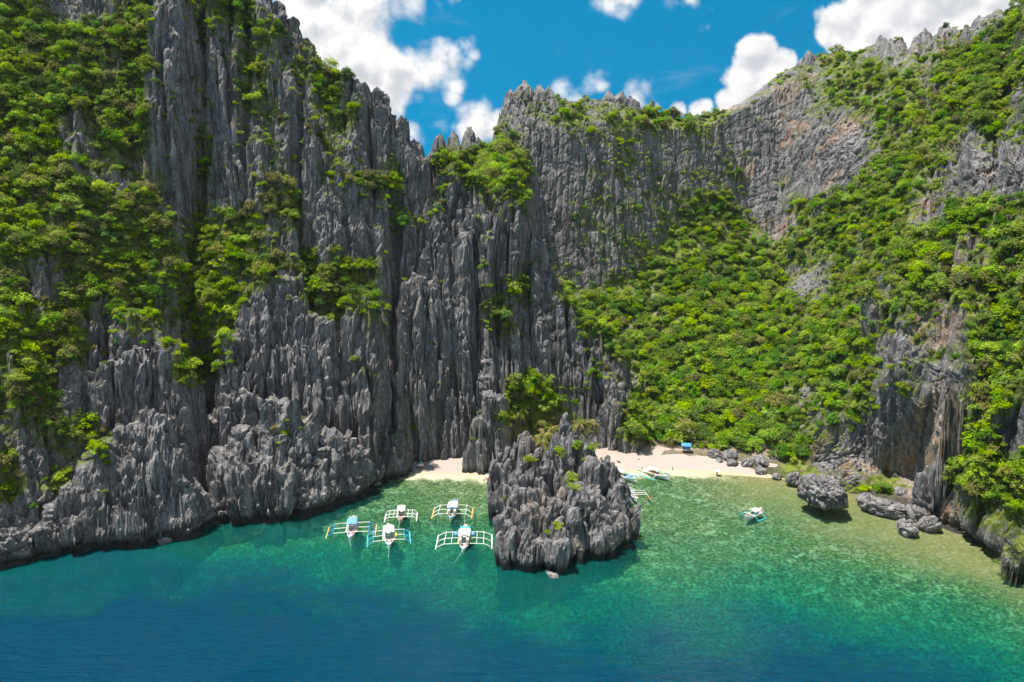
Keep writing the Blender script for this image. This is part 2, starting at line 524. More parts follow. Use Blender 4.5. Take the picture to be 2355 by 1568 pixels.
# ------------------------------------------------------------------ limestone pinnacles: (px, py of the tip, Y, flat radius, steepness, depth stretch)
PINS = [
    # leaning slab at the left shore
    (345, 942, 203, 2.2, 4.2, 1.2), (318, 975, 201, 2, 4, 1.2), (285, 990, 200, 2, 4, 1.2), (245, 1020, 198, 2.5, 4, 1.2), (200, 1065, 195.5, 3, 4, 1.1), (375, 1000, 205, 2.2, 4, 1.2),
    (160, 1110, 192.5, 3, 4, 1.1), (120, 1165, 190, 3.2, 4, 1.1), (98, 1215, 186.5, 3, 4, 1), (400, 1075, 206, 2.5, 4.5, 1.1), (420, 1130, 207, 2, 5, 1), (290, 1060, 196.5, 3, 5, 1), (350, 1060, 201, 3, 5, 1), (230, 1130, 192, 3, 5, 1), (170, 1190, 188, 3, 5, 1), (320, 1150, 197, 3, 6, 1),
    # spires behind it
    (245, 690, 232, 2.5, 3.8, 1.3), (300, 715, 229, 3, 4, 1.3), (200, 765, 226, 3, 4, 1.2), (345, 745, 229, 3, 4, 1.2), (385, 790, 225, 4, 5, 1.2), (415, 880, 222, 3, 5, 1.2), (160, 820, 220, 3, 4, 1.2), (320, 800, 222, 3, 5, 1.2), (260, 830, 219, 3, 5, 1.1),
    (95, 600, 236, 4, 5, 1.2), (30, 950, 205, 5, 5, 1.2), (60, 640, 232, 3, 5, 1.2), (205, 250, 268, 5, 4, 1.2), (185, 420, 252, 4, 5, 1), (130, 90, 285, 4, 3.5, 1), (90, 330, 268, 4, 3.5, 1), (300, 430, 256, 5, 4.5, 1), (375, 620, 245, 3, 6, 1),
    # tall pillar at the top left
    (400, -60, 282, 5.5, 7, 1.7), (385, 60, 277, 4, 8, 1.4), (415, 150, 275, 5, 8, 1.4), (400, 260, 270, 4, 8, 1.3), (495, -10, 290, 4, 7, 1.4), (500, 240, 279, 3.5, 8, 1.2), (560, -20, 294, 4, 6, 1.4), (630, 40, 298, 5, 6, 1.3), (600, 300, 279, 6, 7, 1), (660, 150, 293, 6, 6, 1), (700, 240, 286, 5, 7, 1), (540, 380, 272, 3, 7, 1),
    # left skyline
    (705, 95, 304, 3, 4, 1.3), (745, 155, 304, 2.5, 4, 1.3), (795, 178, 305, 2.5, 4, 1.3), (835, 197, 304, 2.2, 4.2, 1.3), (862, 205, 306, 2, 4.2, 1.3), (895, 262, 306, 2, 4.2, 1.3), (925, 290, 307, 2, 4.5, 1.3), (955, 330, 309, 2, 4.5, 1.3), (815, 260, 298, 3, 5, 1.2), (870, 300, 299, 3, 5, 1.2), (985, 360, 311, 2, 4.5, 1.2),
    # second rank of spires
    (738, 380, 284, 1.6, 5, 1.3), (720, 470, 279, 2, 5, 1.2), (800, 470, 283, 2.2, 5, 1.2), (835, 455, 286, 2.2, 5, 1.2), (775, 430, 285, 2, 5, 1.2), (880, 430, 291, 2.2, 5, 1.2), (905, 400, 296, 2, 5, 1.2), (860, 520, 283, 3, 6, 1.1), (770, 540, 277, 3, 6, 1.1),
    (645, 495, 268, 2, 5, 1.2), (625, 540, 264, 2.2, 5, 1.2), (675, 560, 266, 2.5, 5, 1.2),
    # broad buttress
    (640, 640, 249, 3, 5, 1.2), (605, 648, 247, 3, 5, 1.2), (575, 700, 244, 3, 5, 1.2), (548, 790, 239, 3, 5, 1.2), (670, 690, 249, 3, 5, 1.2), (690, 640, 256, 3, 6, 1), (830, 678, 259, 3, 5, 1.2), (858, 720, 261, 2.5, 5, 1.2), (725, 730, 250, 3, 5, 1.2), (770, 745, 252, 2.4, 5, 1.2), (800, 720, 256, 2.5, 5, 1.1), (560, 840, 235, 3, 6, 1), (640, 790, 241, 3.5, 7, 1), (700, 800, 243, 3.5, 7, 1), (760, 830, 246, 3, 7, 1), (820, 800, 252, 3, 7, 1), (480, 770, 232, 3, 4, 1), (540, 900, 228, 3, 5, 1),
    # low spur that runs into the bay
    (635, 925, 223, 2.3, 4.2, 1.2), (600, 950, 221, 2.3, 4.2, 1.2), (565, 985, 219, 2.3, 4.2, 1.2), (532, 1035, 217, 2.3, 4.2, 1.2), (690, 970, 226, 2.3, 4.4, 1.2), (738, 985, 230, 2.6, 4.5, 1.2), (785, 1010, 235, 2.4, 4.5, 1.2), (826, 1050, 240, 2.2, 4.8, 1.2), (862, 1085, 244, 2, 5, 1.1), (620, 1110, 212, 3, 5, 1.1), (655, 1070, 214, 3, 5, 1.1), (585, 1080, 213.5, 3, 5, 1), (700, 1090, 220, 3, 5, 1), (750, 1100, 226, 2.6, 5, 1), (800, 1110, 232, 2.2, 5, 1), (455, 870, 226, 3, 5, 1.1), (470, 980, 217, 3, 5, 1),
    # central buttress
    (958, 635, 279, 3, 8, 1.2), (925, 665, 278, 3, 9, 1.2), (990, 655, 281, 2.6, 8, 1.2), (1062, 540, 289, 3, 7, 1.2), (1030, 560, 288, 3, 7, 1.2), (1095, 500, 295, 2.6, 5, 1.2), (1000, 470, 296, 2.2, 5, 1.2), (1125, 560, 291, 3, 7, 1.1),
    (1090, 425, 304, 1.8, 5, 1.2), (1050, 385, 307, 2, 5, 1.2), (1015, 365, 311, 2, 5, 1.2), (1175, 402, 303, 1.3, 5.2, 1.2), (1190, 460, 300, 2, 5.5, 1.2), (1150, 490, 299, 2.4, 5.5, 1.2), (1215, 480, 304, 2, 6, 1.1), (1175, 600, 297, 3, 8, 1.1),
    (1268, 620, 303, 1.6, 5, 1.2), (1245, 650, 301, 2, 5.5, 1.2), (1293, 655, 303, 2, 5.5, 1.2), (1315, 700, 301, 2, 5.2, 1.2), (1340, 750, 299, 2, 5.2, 1.2), (1365, 800, 297, 2, 5.2, 1.2), (1392, 850, 294, 2.2, 5.2, 1.2), (1425, 885, 292, 2, 5.2, 1.2), (1450, 935, 288, 2, 5.2, 1.2), (1468, 985, 284, 2, 5.5, 1.1), (1400, 930, 283, 3, 6, 1), (1440, 985, 279, 3, 6, 1), (1280, 780, 298, 3, 7, 1), (1230, 720, 300, 3, 6.5, 1), (1330, 860, 294, 3, 7, 1), (1185, 830, 293, 2.5, 7, 1),
    (1130, 920, 264, 2.6, 7, 1.1), (1110, 960, 262, 2.6, 7, 1.1), (1140, 985, 261, 2.2, 7, 1), (1010, 800, 277, 3, 8, 1), (1060, 760, 281, 3, 8, 1), (910, 880, 271, 3, 8, 1),
    (1425, 828, 312, 2.5, 4, 1.1), (1490, 872, 314, 2.5, 4, 1.1), (1380, 760, 318, 2, 4, 1),
    # far spires in the gap
    (1012, 312, 388, 3, 5, 1.1), (1042, 305, 392, 3.5, 5, 1.1), (1078, 296, 392, 3.5, 5, 1.1), (1100, 318, 392, 3, 5, 1.1), (1115, 338, 392, 2.5, 5, 1.1), (1025, 345, 386, 4, 5, 1),
    # plateau rim
    (1172, 205, 424, 4, 6, 1.3), (1205, 190, 425, 6, 6, 1.2), (1240, 200, 425, 5, 6, 1.2), (1262, 200, 427, 4, 6, 1.2), (1345, 222, 430, 5, 4, 1.1), (1400, 210, 432, 6, 4, 1.1), (1425, 212, 433, 5, 4, 1.1), (1450, 225, 434, 5, 4, 1.1), (1495, 235, 438, 5, 4, 1.1),
    # right summit and flank
    (1860, 118, 455, 6, 3, 1.1), (1930, 102, 448, 5, 3, 1.1), (2030, 86, 434, 6, 3, 1.1), (2065, 92, 430, 4, 3.4, 1.1), (2150, 98, 416, 5, 3, 1.1), (2215, 72, 396, 5, 3, 1.1), (2262, 55, 386, 4, 3.5, 1.1), (2330, 15, 368, 6, 3.2, 1.1), (1980, 130, 425, 5, 3.2, 1), (2220, 165, 355, 5, 3, 1), (2100, 230, 378, 5, 3, 1), (2180, 300, 335, 5, 3.2, 1), (2230, 400, 292, 6, 4, 1), (2310, 380, 268, 7, 4.5, 1),
    (2020, 690, 262, 4, 7, 1.1), (2075, 760, 254, 5, 7, 1), (2210, 870, 214, 4.5, 9, 1.1), (2190, 900, 212, 3.5, 9, 1.1), (1935, 850, 268, 3, 6, 1), (1990, 880, 258, 3, 7, 1), (1870, 920, 280, 3, 6, 1), (2230, 560, 255, 4, 5, 1), (2330, 900, 196, 5, 7, 1), (2345, 1250, 172, 5, 5, 1), (2290, 1265, 182, 3.5, 5, 1), (2120, 640, 268, 5, 5, 1),
]
# fins and buttresses: crest lines of (px, py, Y), with flat half width and steepness of the faces
RIDGES = [
    ([(72, 1290, 180), (100, 1210, 186), (130, 1150, 190), (200, 1062, 196), (250, 1012, 199), (310, 985, 201), (345, 945, 203), (378, 1000, 205), (412, 1090, 207), (436, 1190, 209)], 2.0, 2.3),
    ([(140, 850, 219), (200, 762, 226), (245, 692, 232), (300, 714, 229), (345, 745, 229), (390, 792, 225), (425, 900, 221)], 2.0, 4.5),
    ([(535, 900, 231), (550, 790, 239), (576, 700, 244), (606, 648, 247), (640, 640, 249), (672, 690, 249), (725, 732, 250), (770, 747, 252), (830, 680, 259), (860, 722, 261), (872, 900, 258)], 2.2, 5.0),
    ([(515, 1060, 215), (565, 985, 219), (600, 950, 221), (638, 927, 223), (690, 970, 226), (738, 987, 230), (785, 1012, 235), (826, 1052, 240), (870, 1098, 245)], 1.8, 2.0),
    ([(892, 905, 270), (925, 667, 278), (958, 637, 279), (990, 657, 281), (1030, 562, 288), (1062, 542, 289), (1095, 502, 296), (1125, 562, 291)], 2.0, 6.5),
    ([(1150, 492, 299), (1175, 405, 303), (1215, 482, 304), (1245, 652, 301), (1268, 622, 303), (1293, 657, 303), (1340, 752, 299), (1392, 852, 294), (1450, 937, 288), (1478, 1030, 281)], 1.4, 4.2),
    ([(715, 480, 280), (738, 382, 284), (775, 432, 285), (800, 467, 284), (835, 457, 287), (880, 432, 292), (905, 402, 297)], 1.5, 6.5),
    ([(374, 60, 278), (388, -80, 283), (425, -80, 284), (446, 20, 281)], 2.6, 9.0),
    ([(612, 545, 264), (645, 497, 268), (684, 560, 267)], 1.6, 6.0),
    ([(620, 20, 301), (700, 92, 304), (745, 150, 304), (795, 178, 305), (840, 200, 304), (872, 215, 306), (900, 272, 306), (955, 332, 309)], 1.5, 4.5),
]
for i, (line, wr, st) in enumerate(RIDGES):
    P3 = [unproj_Y(*v) for v in line]
    reach = 24.0
    xa, xb = min(p[0] for p in P3) - reach, max(p[0] for p in P3) + reach
    ya, yb = min(p[1] for p in P3) - reach, max(p[1] for p in P3) + 9
    m = (X > xa) & (X < xb) & (Y > ya) & (Y < yb)
    xx = X[m] + perlin(X[m] * .12, Y[m] * .12, 190 + i) * 1.6 + perlin(X[m] * .4, Y[m] * .4, 191 + i) * .5
    yy = Y[m] + perlin(X[m] * .12 + 9, Y[m] * .12, 240 + i) * 1.8 + perlin(X[m] * .4 + 9, Y[m] * .4, 241 + i) * .5
    best = np.full(xx.shape, -50, f32)
    for a_, b_ in zip(P3[:-1], P3[1:]):
        ex, ey = b_[0] - a_[0], b_[1] - a_[1]
        t_ = np.clip(((xx - a_[0]) * ex + (yy - a_[1]) * ey) / (ex * ex + ey * ey), 0, 1)
        r = np.hypot(xx - a_[0] - t_ * ex, yy - a_[1] - t_ * ey)
        zc_ = a_[2] + t_ * (b_[2] - a_[2]) + 2.0 * perlin(xx * .25, yy * .05, 260 + i)
        best = np.maximum(best, zc_ - 1.0 * np.minimum(r, wr) - st * np.maximum(r - wr, 0) - st * .25 * np.maximum(r - wr - 6, 0))
    Z[m] = np.maximum(Z[m], best)
for i, (px, py, Yp, wr, st, ay) in enumerate(PINS):
    p = unproj_Y(px, py, Yp)
    reach = 24.0
    jm = np.abs(q * Yp - p[0]) < reach * 1.3
    j0, j1 = np.where(jm)[0][[0, -1]]
    xs = X[:, j0:j1 + 1]
    ys = Y[:, j0:j1 + 1]
    m = np.abs(ys - p[1]) < reach
    if not m.any():
        continue
    xx = xs[m]
    yy = ys[m]
    wx = perlin(xx * .16, yy * .16, 90 + i) * 1.6
    wy = perlin(xx * .16 + 9, yy * .16, 290 + i) * 1.6
    dx = xx - p[0] + wx
    dy = (yy - p[1] + wy) / ay
    ang = np.arctan2(dy, dx)
    r = np.sqrt(dx * dx + dy * dy)
    r = r * (1 + .16 * np.sin(ang * 3 + i) + .10 * np.sin(ang * 7 + 2 * i))
    zz = p[2] + 1.4 - 1.5 * np.minimum(r, wr * .8) - st * np.maximum(r - wr * .8, 0) - st * 1.1 * np.maximum(r - wr - 4.5, 0)
    zs = Z[:, j0:j1 + 1]
    zv = zs[m]
    zs[m] = np.maximum(zv, zz)

# chasms that part the buttresses: plan lines of (px, py, Y), half width and depth of cut
GULLIES = [
    ([(893, 1090, 255), (900, 880, 272), (912, 640, 292)], 5.0, 34), ([(470, 1195, 212), (485, 900, 232), (472, 760, 246)], 6.0, 30), ([(428, 780, 232), (440, 640, 250), (450, 470, 268)], 6.0, 24),
    ([(1138, 900, 270), (1142, 700, 290), (1132, 560, 298)], 4.0, 26), ([(1203, 900, 289), (1216, 640, 304)], 4.0, 26), ([(715, 640, 258), (700, 560, 268), (700, 420, 282)], 5.0, 20),
    ([(1008, 1060, 268), (1016, 720, 284)], 3.0, 16), ([(458, 330, 271), (468, 20, 292)], 4.5, 34), ([(350, 330, 270), (352, 20, 288)], 4.0, 28), ([(125, 1040, 206), (150, 860, 222)], 4.0, 16),
    ([(760, 830, 244), (790, 720, 256)], 3.5, 18), ([(560, 340, 276), (575, 60, 298)], 4.0, 24), ([(680, 480, 274), (690, 250, 292)], 4.0, 22), ([(860, 420, 288), (850, 280, 300)], 3.5, 20),
    ([(590, 1020, 217), (600, 970, 221)], 2.5, 9), ([(720, 1040, 227), (715, 990, 230)], 2.5, 9), ([(240, 800, 224), (268, 720, 232)], 3.0, 14), ([(1305, 850, 296), (1300, 700, 305)], 2.5, 16),
]
for i, (line, wd, dp) in enumerate(GULLIES):
    P3 = [unproj_Y(*v) for v in line]
    m = (X > min(p[0] for p in P3) - 12) & (X < max(p[0] for p in P3) + 12) & (Y > min(p[1] for p in P3) - 10) & (Y < max(p[1] for p in P3) + 10) & (Z > 4)
    xx = X[m] + perlin(X[m] * .1, Y[m] * .1, 690 + i) * 1.6
    yy = Y[m]
    best = np.full(xx.shape, 99, f32)
    for a_, b_ in zip(P3[:-1], P3[1:]):
        ex, ey = b_[0] - a_[0], b_[1] - a_[1]
        t_ = np.clip(((xx - a_[0]) * ex + (yy - a_[1]) * ey) / (ex * ex + ey * ey), 0, 1)
        best = np.minimum(best, np.hypot(xx - a_[0] - t_ * ex, yy - a_[1] - t_ * ey))
    Z[m] = np.maximum(Z[m] - dp * sstep(wd, wd * .25, best), np.minimum(Z[m], 4))

# ------------------------------------------------------------------ weathering of the rock
px_, py_, dep_ = project(X, Y, Z)
veg = veg_at(px_, py_)
veg = box_blur(box_blur(veg, 6, 0), 4, 1)


def normals(X, Y, Z):
    P = np.stack([X, Y, Z], -1)
    du = np.gradient(P, axis=1)
    dv = np.gradient(P, axis=0)
    n = np.cross(du, dv)
    n /= np.maximum(np.linalg.norm(n, axis=-1, keepdims=True), 1e-6)
    return n


Zs = box_blur(box_blur(Z, 5, 0), 4, 1)
N = normals(X, Y, Zs)
steep = np.sqrt(N[..., 0] ** 2 + N[..., 1] ** 2)
nhx = N[..., 0]
nhy = N[..., 1]
rock = np.clip(1 - veg * .72, .28, 1) * sstep(.25, .7, steep)
qv = X / Y
foot_soft = sstep(.185, .20, qv) * sstep(.42, .40, qv) * sstep(9, 5, Z)
rock = rock * (1 - foot_soft)
# inland slope of the valley stays soft
wx = fbm(X * .09, Y * .09 + Z * .015, 3, 3) * 1.5
wy = fbm(X * .09 + 40, Y * .09 + Z * .015, 5, 3) * 1.5
ux = X + wx
uy = Y * 1.0 + Z * .06 + wy
far = sstep(330, 420, Y)


def relief(ux, uy, nx, ny, levels):
    """upright columns and clefts: cells drawn out down the slope, whichever way it faces"""
    side = sstep(.35, .65, nx ** 2 / (nx ** 2 + ny ** 2 + 1e-6))
    d = np.zeros_like(ux)
    for cell, amp, seed, gate, stretch in levels:
        for wt, sx_, sy_ in ((1 - side, 1.0, stretch), (side, stretch, 1.0)):
            f1, f2, rid = worley(ux * sx_ / cell, uy * sy_ / cell, seed)
            d += wt * amp * (sstep(0, gate, f2 - f1) * .75 + (rid - .5) * 1.2 - f1 * 1.15 + .3)
    return d


d = relief(ux, uy, N[..., 0], N[..., 1], ((8.0, 2.2, 21, .30, .55), (3.2, 1.6, 31, .30, .42), (1.4, .85, 41, .3, .40)))
calm = .50 + .75 * sstep(-.35, .35, fbm(X * .028 + Z * .01, Y * .028 + Z * .025, 77, 2))
calm = calm * (1 - .45 * sstep(-.34, -.42, X / Y) * sstep(214, 206, Y) * sstep(50, 40, Z))
d = d * calm
flute = 1 - np.abs(perlin(ux * .42, uy * .42 + Z * .012, 61)) * 2
d += .75 * flute
d += .55 * (1 - 2 * np.abs(perlin(ux * .95, uy * .95 + Z * .05, 62)))
# joints and ledges
d += .7 * perlin(X * .12 + Y * .05, Z * .22, 63) * 1.2
led = perlin(X * .03 + Y * .03, Z * .35 + .06 * X, 66)
d -= 1.5 * sstep(.46, .62, led) * sstep(.78, .62, led)
led2 = perlin(X * .06 - Z * .10 + 7, Y * .05 + Z * .07, 67)
d -= 1.5 * sstep(.10, .02, np.abs(led2))
d += .35 * perlin(X * .9 + Y * .4, Z * .9, 64)
d *= (1 - .45 * far)
d = d.astype(f32) * rock
soft = fbm(X * .06, Y * .06, 71, 4) * 2.2 * (1 - rock) * sstep(1, 8, Z)
X2 = X + nhx * d * .70
Y2 = Y + nhy * d * .70
Z2 = Z + d * (.30 + .65 * sstep(.80, .96, steep)) * sstep(.3, 3, Z) + soft
# the sea has cut a notch at the waterline, the right shore has a cave
q_ = X / Y
shore = np.maximum(sstep(-.17, -.22, q_), sstep(.50, .54, q_))
notch = np.exp(-((Z2 - .8) / 2.6) ** 2) * shore * (3.8 + 1.5 * fbm(X * .08, Y * .08, 81, 2))
X2 -= nhx * notch
Y2 -= nhy * notch
X2 = X2.astype(f32)
Y2 = Y2.astype(f32)
Z2 = Z2.astype(f32)
Nf = normals(X2, Y2, Z2)

px2, py2, dep2 = project(X2, Y2, Z2)
vraw = veg_at(px2, py2)
vn = fbm(X2 * .09 + Z2 * .05, Y2 * .09 + Z2 * .1, 91, 4)
cover = foot_soft * .3 + (1 - foot_soft) * sstep(.28, .62, vraw + vn * .30 + (Nf[..., 2] - .45) * .35)
steepf = np.sqrt(np.clip(1 - Nf[..., 2] ** 2, 0, 1))
stain = foot_soft + (1 - foot_soft) * sstep(1500, 1720, px2) * sstep(.30, .62, fbm(X2 * .05, Z2 * .03 + Y2 * .05, 95, 4) + .55 * np.exp(-((px2 - 2060) / 190) ** 2 - ((py2 - 1060) / 190) ** 2)
              + .30 * np.exp(-((px2 - 2150) / 130) ** 2 - ((py2 - 640) / 200) ** 2) + .22 * np.exp(-((px2 - 1750) / 220) ** 2 - ((py2 - 330) / 120) ** 2))

# ------------------------------------------------------------------ materials of the setting


def rock_material(name, attrs=True, tone=1.0):
    m, t, out = new_mat(name)
    pos = t.n('ShaderNodeNewGeometry').outputs['Position']
    st = t.n('ShaderNodeMapping')
    st.inputs['Scale'].default_value = (1, 1, .14)
    t.link(pos, st.inputs['Vector'])
    sv = st.outputs[0]
    n1 = t.noise(sv, .42, 6, .62)
    n2 = t.noise(pos, .06, 4, .55)
    n3 = t.noise(sv, 1.7, 4, .6)
    n4 = t.noise(pos, .9, 5, .65)
    c = t.mix(t.ramp(n1, .34, .66), rgb(.085 * tone, .080 * tone, .082 * tone), rgb(.262 * tone, .248 * tone, .244 * tone))
    c = t.mix(t.math('MULTIPLY', t.ramp(n3, .5, .68), .55), c, rgb(.46 * tone, .435 * tone, .42 * tone))
    c = t.mix(t.math('MULTIPLY', t.ramp(n2, .5, .7), .5), c, rgb(.165 * tone, .150 * tone, .140 * tone))
    c = t.mix(t.math('MULTIPLY', t.ramp(n4, .56, .36), .5), c, rgb(.045, .043, .045))
    s2 = t.n('ShaderNodeMapping')
    s2.inputs['Scale'].default_value = (1, 1, .05)
    t.link(pos, s2.inputs['Vector'])
    stk = t.math('MULTIPLY', t.ramp(t.noise(s2.outputs[0], .55, 5, .65), .54, .66), t.ramp(t.noise(pos, .045, 3), .42, .58))
    c = t.mix(t.math('MULTIPLY', stk, .7), c, rgb(.040, .040, .043))
    pale = t.math('MULTIPLY', t.ramp(t.noise(s2.outputs[0], .38, 5, .6), .60, .72), t.ramp(t.noise(pos, .04, 3), .5, .62))
    c = t.mix(t.math('MULTIPLY', pale, .55), c, rgb(.44, .42, .39))
    if attrs:
        sn = t.attr('stain')
        sc_ = t.mix(t.ramp(t.noise(sv, .5, 4), .4, .6), rgb(.30, .17, .085), rgb(.36, .29, .22))
        c = t.mix(t.math('MULTIPLY', sn, t.ramp(t.noise(sv, .8, 4), .42, .6, .1, .8)), c, sc_)
        wet = t.n('ShaderNodeSeparateXYZ')
        t.link(pos, wet.inputs[0])
        c = t.mix(t.ramp(wet.outputs[2], 3.6, 1.0, 0, .85), c, rgb(.028, .026, .022))  # wet algae band, raised to paint in the undercut's shade too
        gr = t.mix(t.ramp(t.noise(pos, .35, 5), .38, .62), rgb(.050, .075, .010), (.150, .180, .026, 1))
        c = t.mix(t.math('MULTIPLY', t.attr('cover'), t.ramp(t.noise(pos, .5, 5, .7), .30, .52)), c, gr)
    h = t.math('ADD', t.math('MULTIPLY', n3, .5), t.math('ADD', t.math('MULTIPLY', n4, .5), t.noise(sv, 5.0, 4, .7)))
    b = pbsdf(t, c, .92, bump(t, h, .75, .55), .12)
    t.link(b.outputs[0], out.inputs[0])
    return m


M_ROCK = rock_material('limestone')
M_ROCK2 = rock_material('boulder_limestone', False, 1.08)


def sheet(name, X, Y, Z, mask=None, attrs=None, mat=None, smooth=False):
    """a grid of points as one mesh; mask keeps only some faces"""
    r, c = X.shape
    idx = np.arange(r * c).reshape(r, c)
    a, b_, cc, dd = idx[:-1, :-1], idx[:-1, 1:], idx[1:, 1:], idx[1:, :-1]
    F = np.stack([a, b_, cc, dd], -1).reshape(-1, 4)
    if mask is not None:
        F = F[mask.reshape(-1)]
    used = np.zeros(r * c, bool)
    used[F.reshape(-1)] = True
    remap = np.cumsum(used) - 1
    F = remap[F]
    V = np.stack([X, Y, Z], -1).reshape(-1, 3)[used].astype(f32)
    me = bpy.data.meshes.new(name)
    me.vertices.add(len(V))
    me.vertices.foreach_set('co', V.reshape(-1))
    me.loops.add(F.size)
    me.loops.foreach_set('vertex_index', F.reshape(-1).astype(np.int32))
    me.polygons.add(len(F))
    me.polygons.foreach_set('loop_start', np.arange(0, F.size, 4, dtype=np.int32))
    me.polygons.foreach_set('loop_total', np.full(len(F), 4, np.int32))
    me.polygons.foreach_set('use_smooth', np.full(len(F), bool(smooth)))
    for k, v in (attrs or {}).items():
        at = me.attributes.new(k, 'FLOAT', 'POINT')
        at.data.foreach_set('value', v.reshape(-1)[used].astype(f32))
    me.update(calc_edges=True)
    if mat:
        me.materials.append(mat)
    o = bpy.data.objects.new(name, me)
    COL.objects.link(o)
    return o


cliff = sheet('cliff', X2, Y2, Z2, None, {'cover': cover, 'stain': stain}, M_ROCK, smooth=False)
cliff['kind'] = 'structure'

# ------------------------------------------------------------------ sea floor and beaches
# per column of the bay: (py at sea level, height of sand or sea floor)
BED = {
    -300: [(1330, -6), (1400, -12), (1480, -24), (1600, -34)],
    0: [(1320, -14), (1390, -18), (1460, -26), (1568, -36)],  # left shore deepened: darker water colour stands for cliff shadow and reflection
    300: [(1240, -11), (1310, -14), (1400, -24), (1568, -36)],
    500: [(1200, -4.5), (1250, -5.5), (1310, -16), (1568, -36)],
    700: [(1160, -2.5), (1240, -6.5), (1300, -14), (1568, -36)],
    850: [(1105, -.6), (1180, -2.4), (1240, -5.5), (1330, -13), (1568, -33)],
    890: [(1060, 1.8), (1092, .15), (1106, -1.1), (1180, -2.4), (1245, -6), (1330, -13), (1568, -32)],
    1000: [(1045, 2.8), (1090, .25), (1104, -1.0), (1180, -2.2), (1250, -6.5), (1340, -13), (1568, -31)],
    1120: [(1050, 2.4), (1092, .2), (1112, -1.0), (1190, -2.4), (1260, -6), (1340, -11), (1568, -30)],
    1250: [(1050, 2.5), (1100, 0), (1150, -1.6), (1250, -3.5), (1350, -9), (1440, -14), (1568, -28)],
    1400: [(1035, 4.4), (1062, 2.6), (1086, .2), (1110, -1), (1200, -2.4), (1320, -6.5), (1420, -12), (1568, -27)],
    1550: [(1000, 6.4), (1025, 4.6), (1080, .3), (1100, -1.2), (1180, -2.0), (1290, -3.6), (1360, -9), (1460, -18), (1568, -26)],
    1650: [(1010, 6.2), (1035, 4.4), (1086, .25), (1106, -.9), (1180, -1.6), (1285, -3.2), (1350, -8.5), (1460, -17), (1568, -24)],
    1800: [(1075, 2.2), (1098, .2), (1120, -.5), (1190, -1.4), (1290, -3.0), (1350, -7), (1450, -16), (1568, -25)],
    1950: [(1110, .3), (1135, -.12), (1160, -.35), (1220, -.9), (1310, -2.8), (1380, -7), (1470, -15), (1568, -24)],
    2100: [(1165, -.1), (1195, -.3), (1230, -.5), (1300, -1.5), (1350, -4), (1420, -9), (1500, -15), (1568, -20)],
    2250: [(1240, -.2), (1270, -.4), (1310, -.7), (1370, -2.2), (1430, -5.5), (1500, -10), (1568, -15)],
    2400: [(1360, -.4), (1400, -1), (1440, -2.2), (1500, -6), (1568, -10), (1650, -15)],
    2700: [(1560, -.5), (1620, -2), (1700, -6), (1900, -14)],
}
bq, byl = [], []
NY = 420
yl = np.concatenate([np.linspace(20, 120, 50, endpoint=False), np.linspace(120, 310, NY)])
cols = []
for px in sorted(BED):
    ys, zs, qs = [], [], []
    for py, z in BED[px]:
        p = ground(px, py, 0)
        ys.append(p[1])
        zs.append(z)
        qs.append(p[0] / p[1])
    o = np.argsort(ys)
    cols.append((np.mean(qs), np.interp(yl, np.array(ys)[o], np.array(zs)[o])))
cq = np.array([c[0] for c in cols])
cz = np.array([c[1] for c in cols])          # (ncol, nrow)
BQ = np.linspace(-1.15, 1.15, 560)
BZ = np.stack([np.interp(BQ, cq, cz[:, j]) for j in range(len(yl))]).astype(f32)
BZ = box_blur(box_blur(BZ, 5, 0), 8, 1)
BYY = np.repeat(yl[:, None], len(BQ), 1).astype(f32)
BXX = (BQ[None] * BYY).astype(f32)


def bed_height(x, y):
    u = np.clip((x / np.maximum(y, 20) + 1.15) / 2.3 * (len(BQ) - 1), 0, len(BQ) - 1.001)
    v = np.clip(np.interp(y, yl, np.arange(len(yl))), 0, len(yl) - 1.001)
    i = np.floor(u).astype(int)
    j = np.floor(v).astype(int)
    fu = u - i
    fv = v - j
    return (BZ[j, i] * (1 - fu) + BZ[j, i + 1] * fu) * (1 - fv) + (BZ[j + 1, i] * (1 - fu) + BZ[j + 1, i + 1] * fu) * fv


reef = fbm(BXX * .10, BYY * .10, 5, 4)
BZn = BZ + np.clip(reef, -.8, .8) * .55 * sstep(-.6, -2.5, BZ) + fbm(BXX * .4, BYY * .4, 8, 3) * .22 * sstep(-.5, -1.5, BZ) \
    + fbm(BXX * .22, BYY * .22, 9, 3) * .10 * sstep(-.2, .6, BZ)
# away from the bay the floor is deep on every side
mseab, t, out = new_mat('sea_floor')
pos = t.n('ShaderNodeNewGeometry').outputs['Position']
sx = t.n('ShaderNodeSeparateXYZ')
t.link(pos, sx.inputs[0])
zz = sx.outputs[2]
patch = t.noise(pos, .24, 6, .70, .3)
fine = t.noise(pos, 1.1, 5, .7, .2)
vor = t.voronoi(pos, .45, 'F1')
pt = t.math('ADD', t.math('MULTIPLY', patch, .5), t.math('MULTIPLY', fine, .5))
grass = t.mix(t.ramp(fine, .36, .62), rgb(.024, .040, .010), rgb(.125, .155, .045))
grass = t.mix(t.math('MULTIPLY', t.ramp(patch, .50, .58), .8), grass, rgb(.085, .075, .035))
reefc = t.mix(t.ramp(pt, .49, .62), grass, rgb(.27, .31, .165))
sand = t.mix(t.noise(pos, .5, 5, .6), rgb(.42, .36, .24), rgb(.52, .46, .33))
edge = t.math('ADD', zz, t.math('MULTIPLY', t.math('SUBTRACT', t.noise(pos, .22, 5, .6), .5), 1.1))
heads = t.math('MULTIPLY', t.ramp(vor, .42, .20), t.ramp(t.noise(pos, .05, 3), .47, .58))
reefc = t.mix(t.math('MULTIPLY', heads, .8), reefc, rgb(.035, .034, .014))
c = t.mix(t.math('MULTIPLY', t.ramp(edge, -.75, -.30), t.ramp(sx.outputs[0], 92, 72)), reefc, sand)
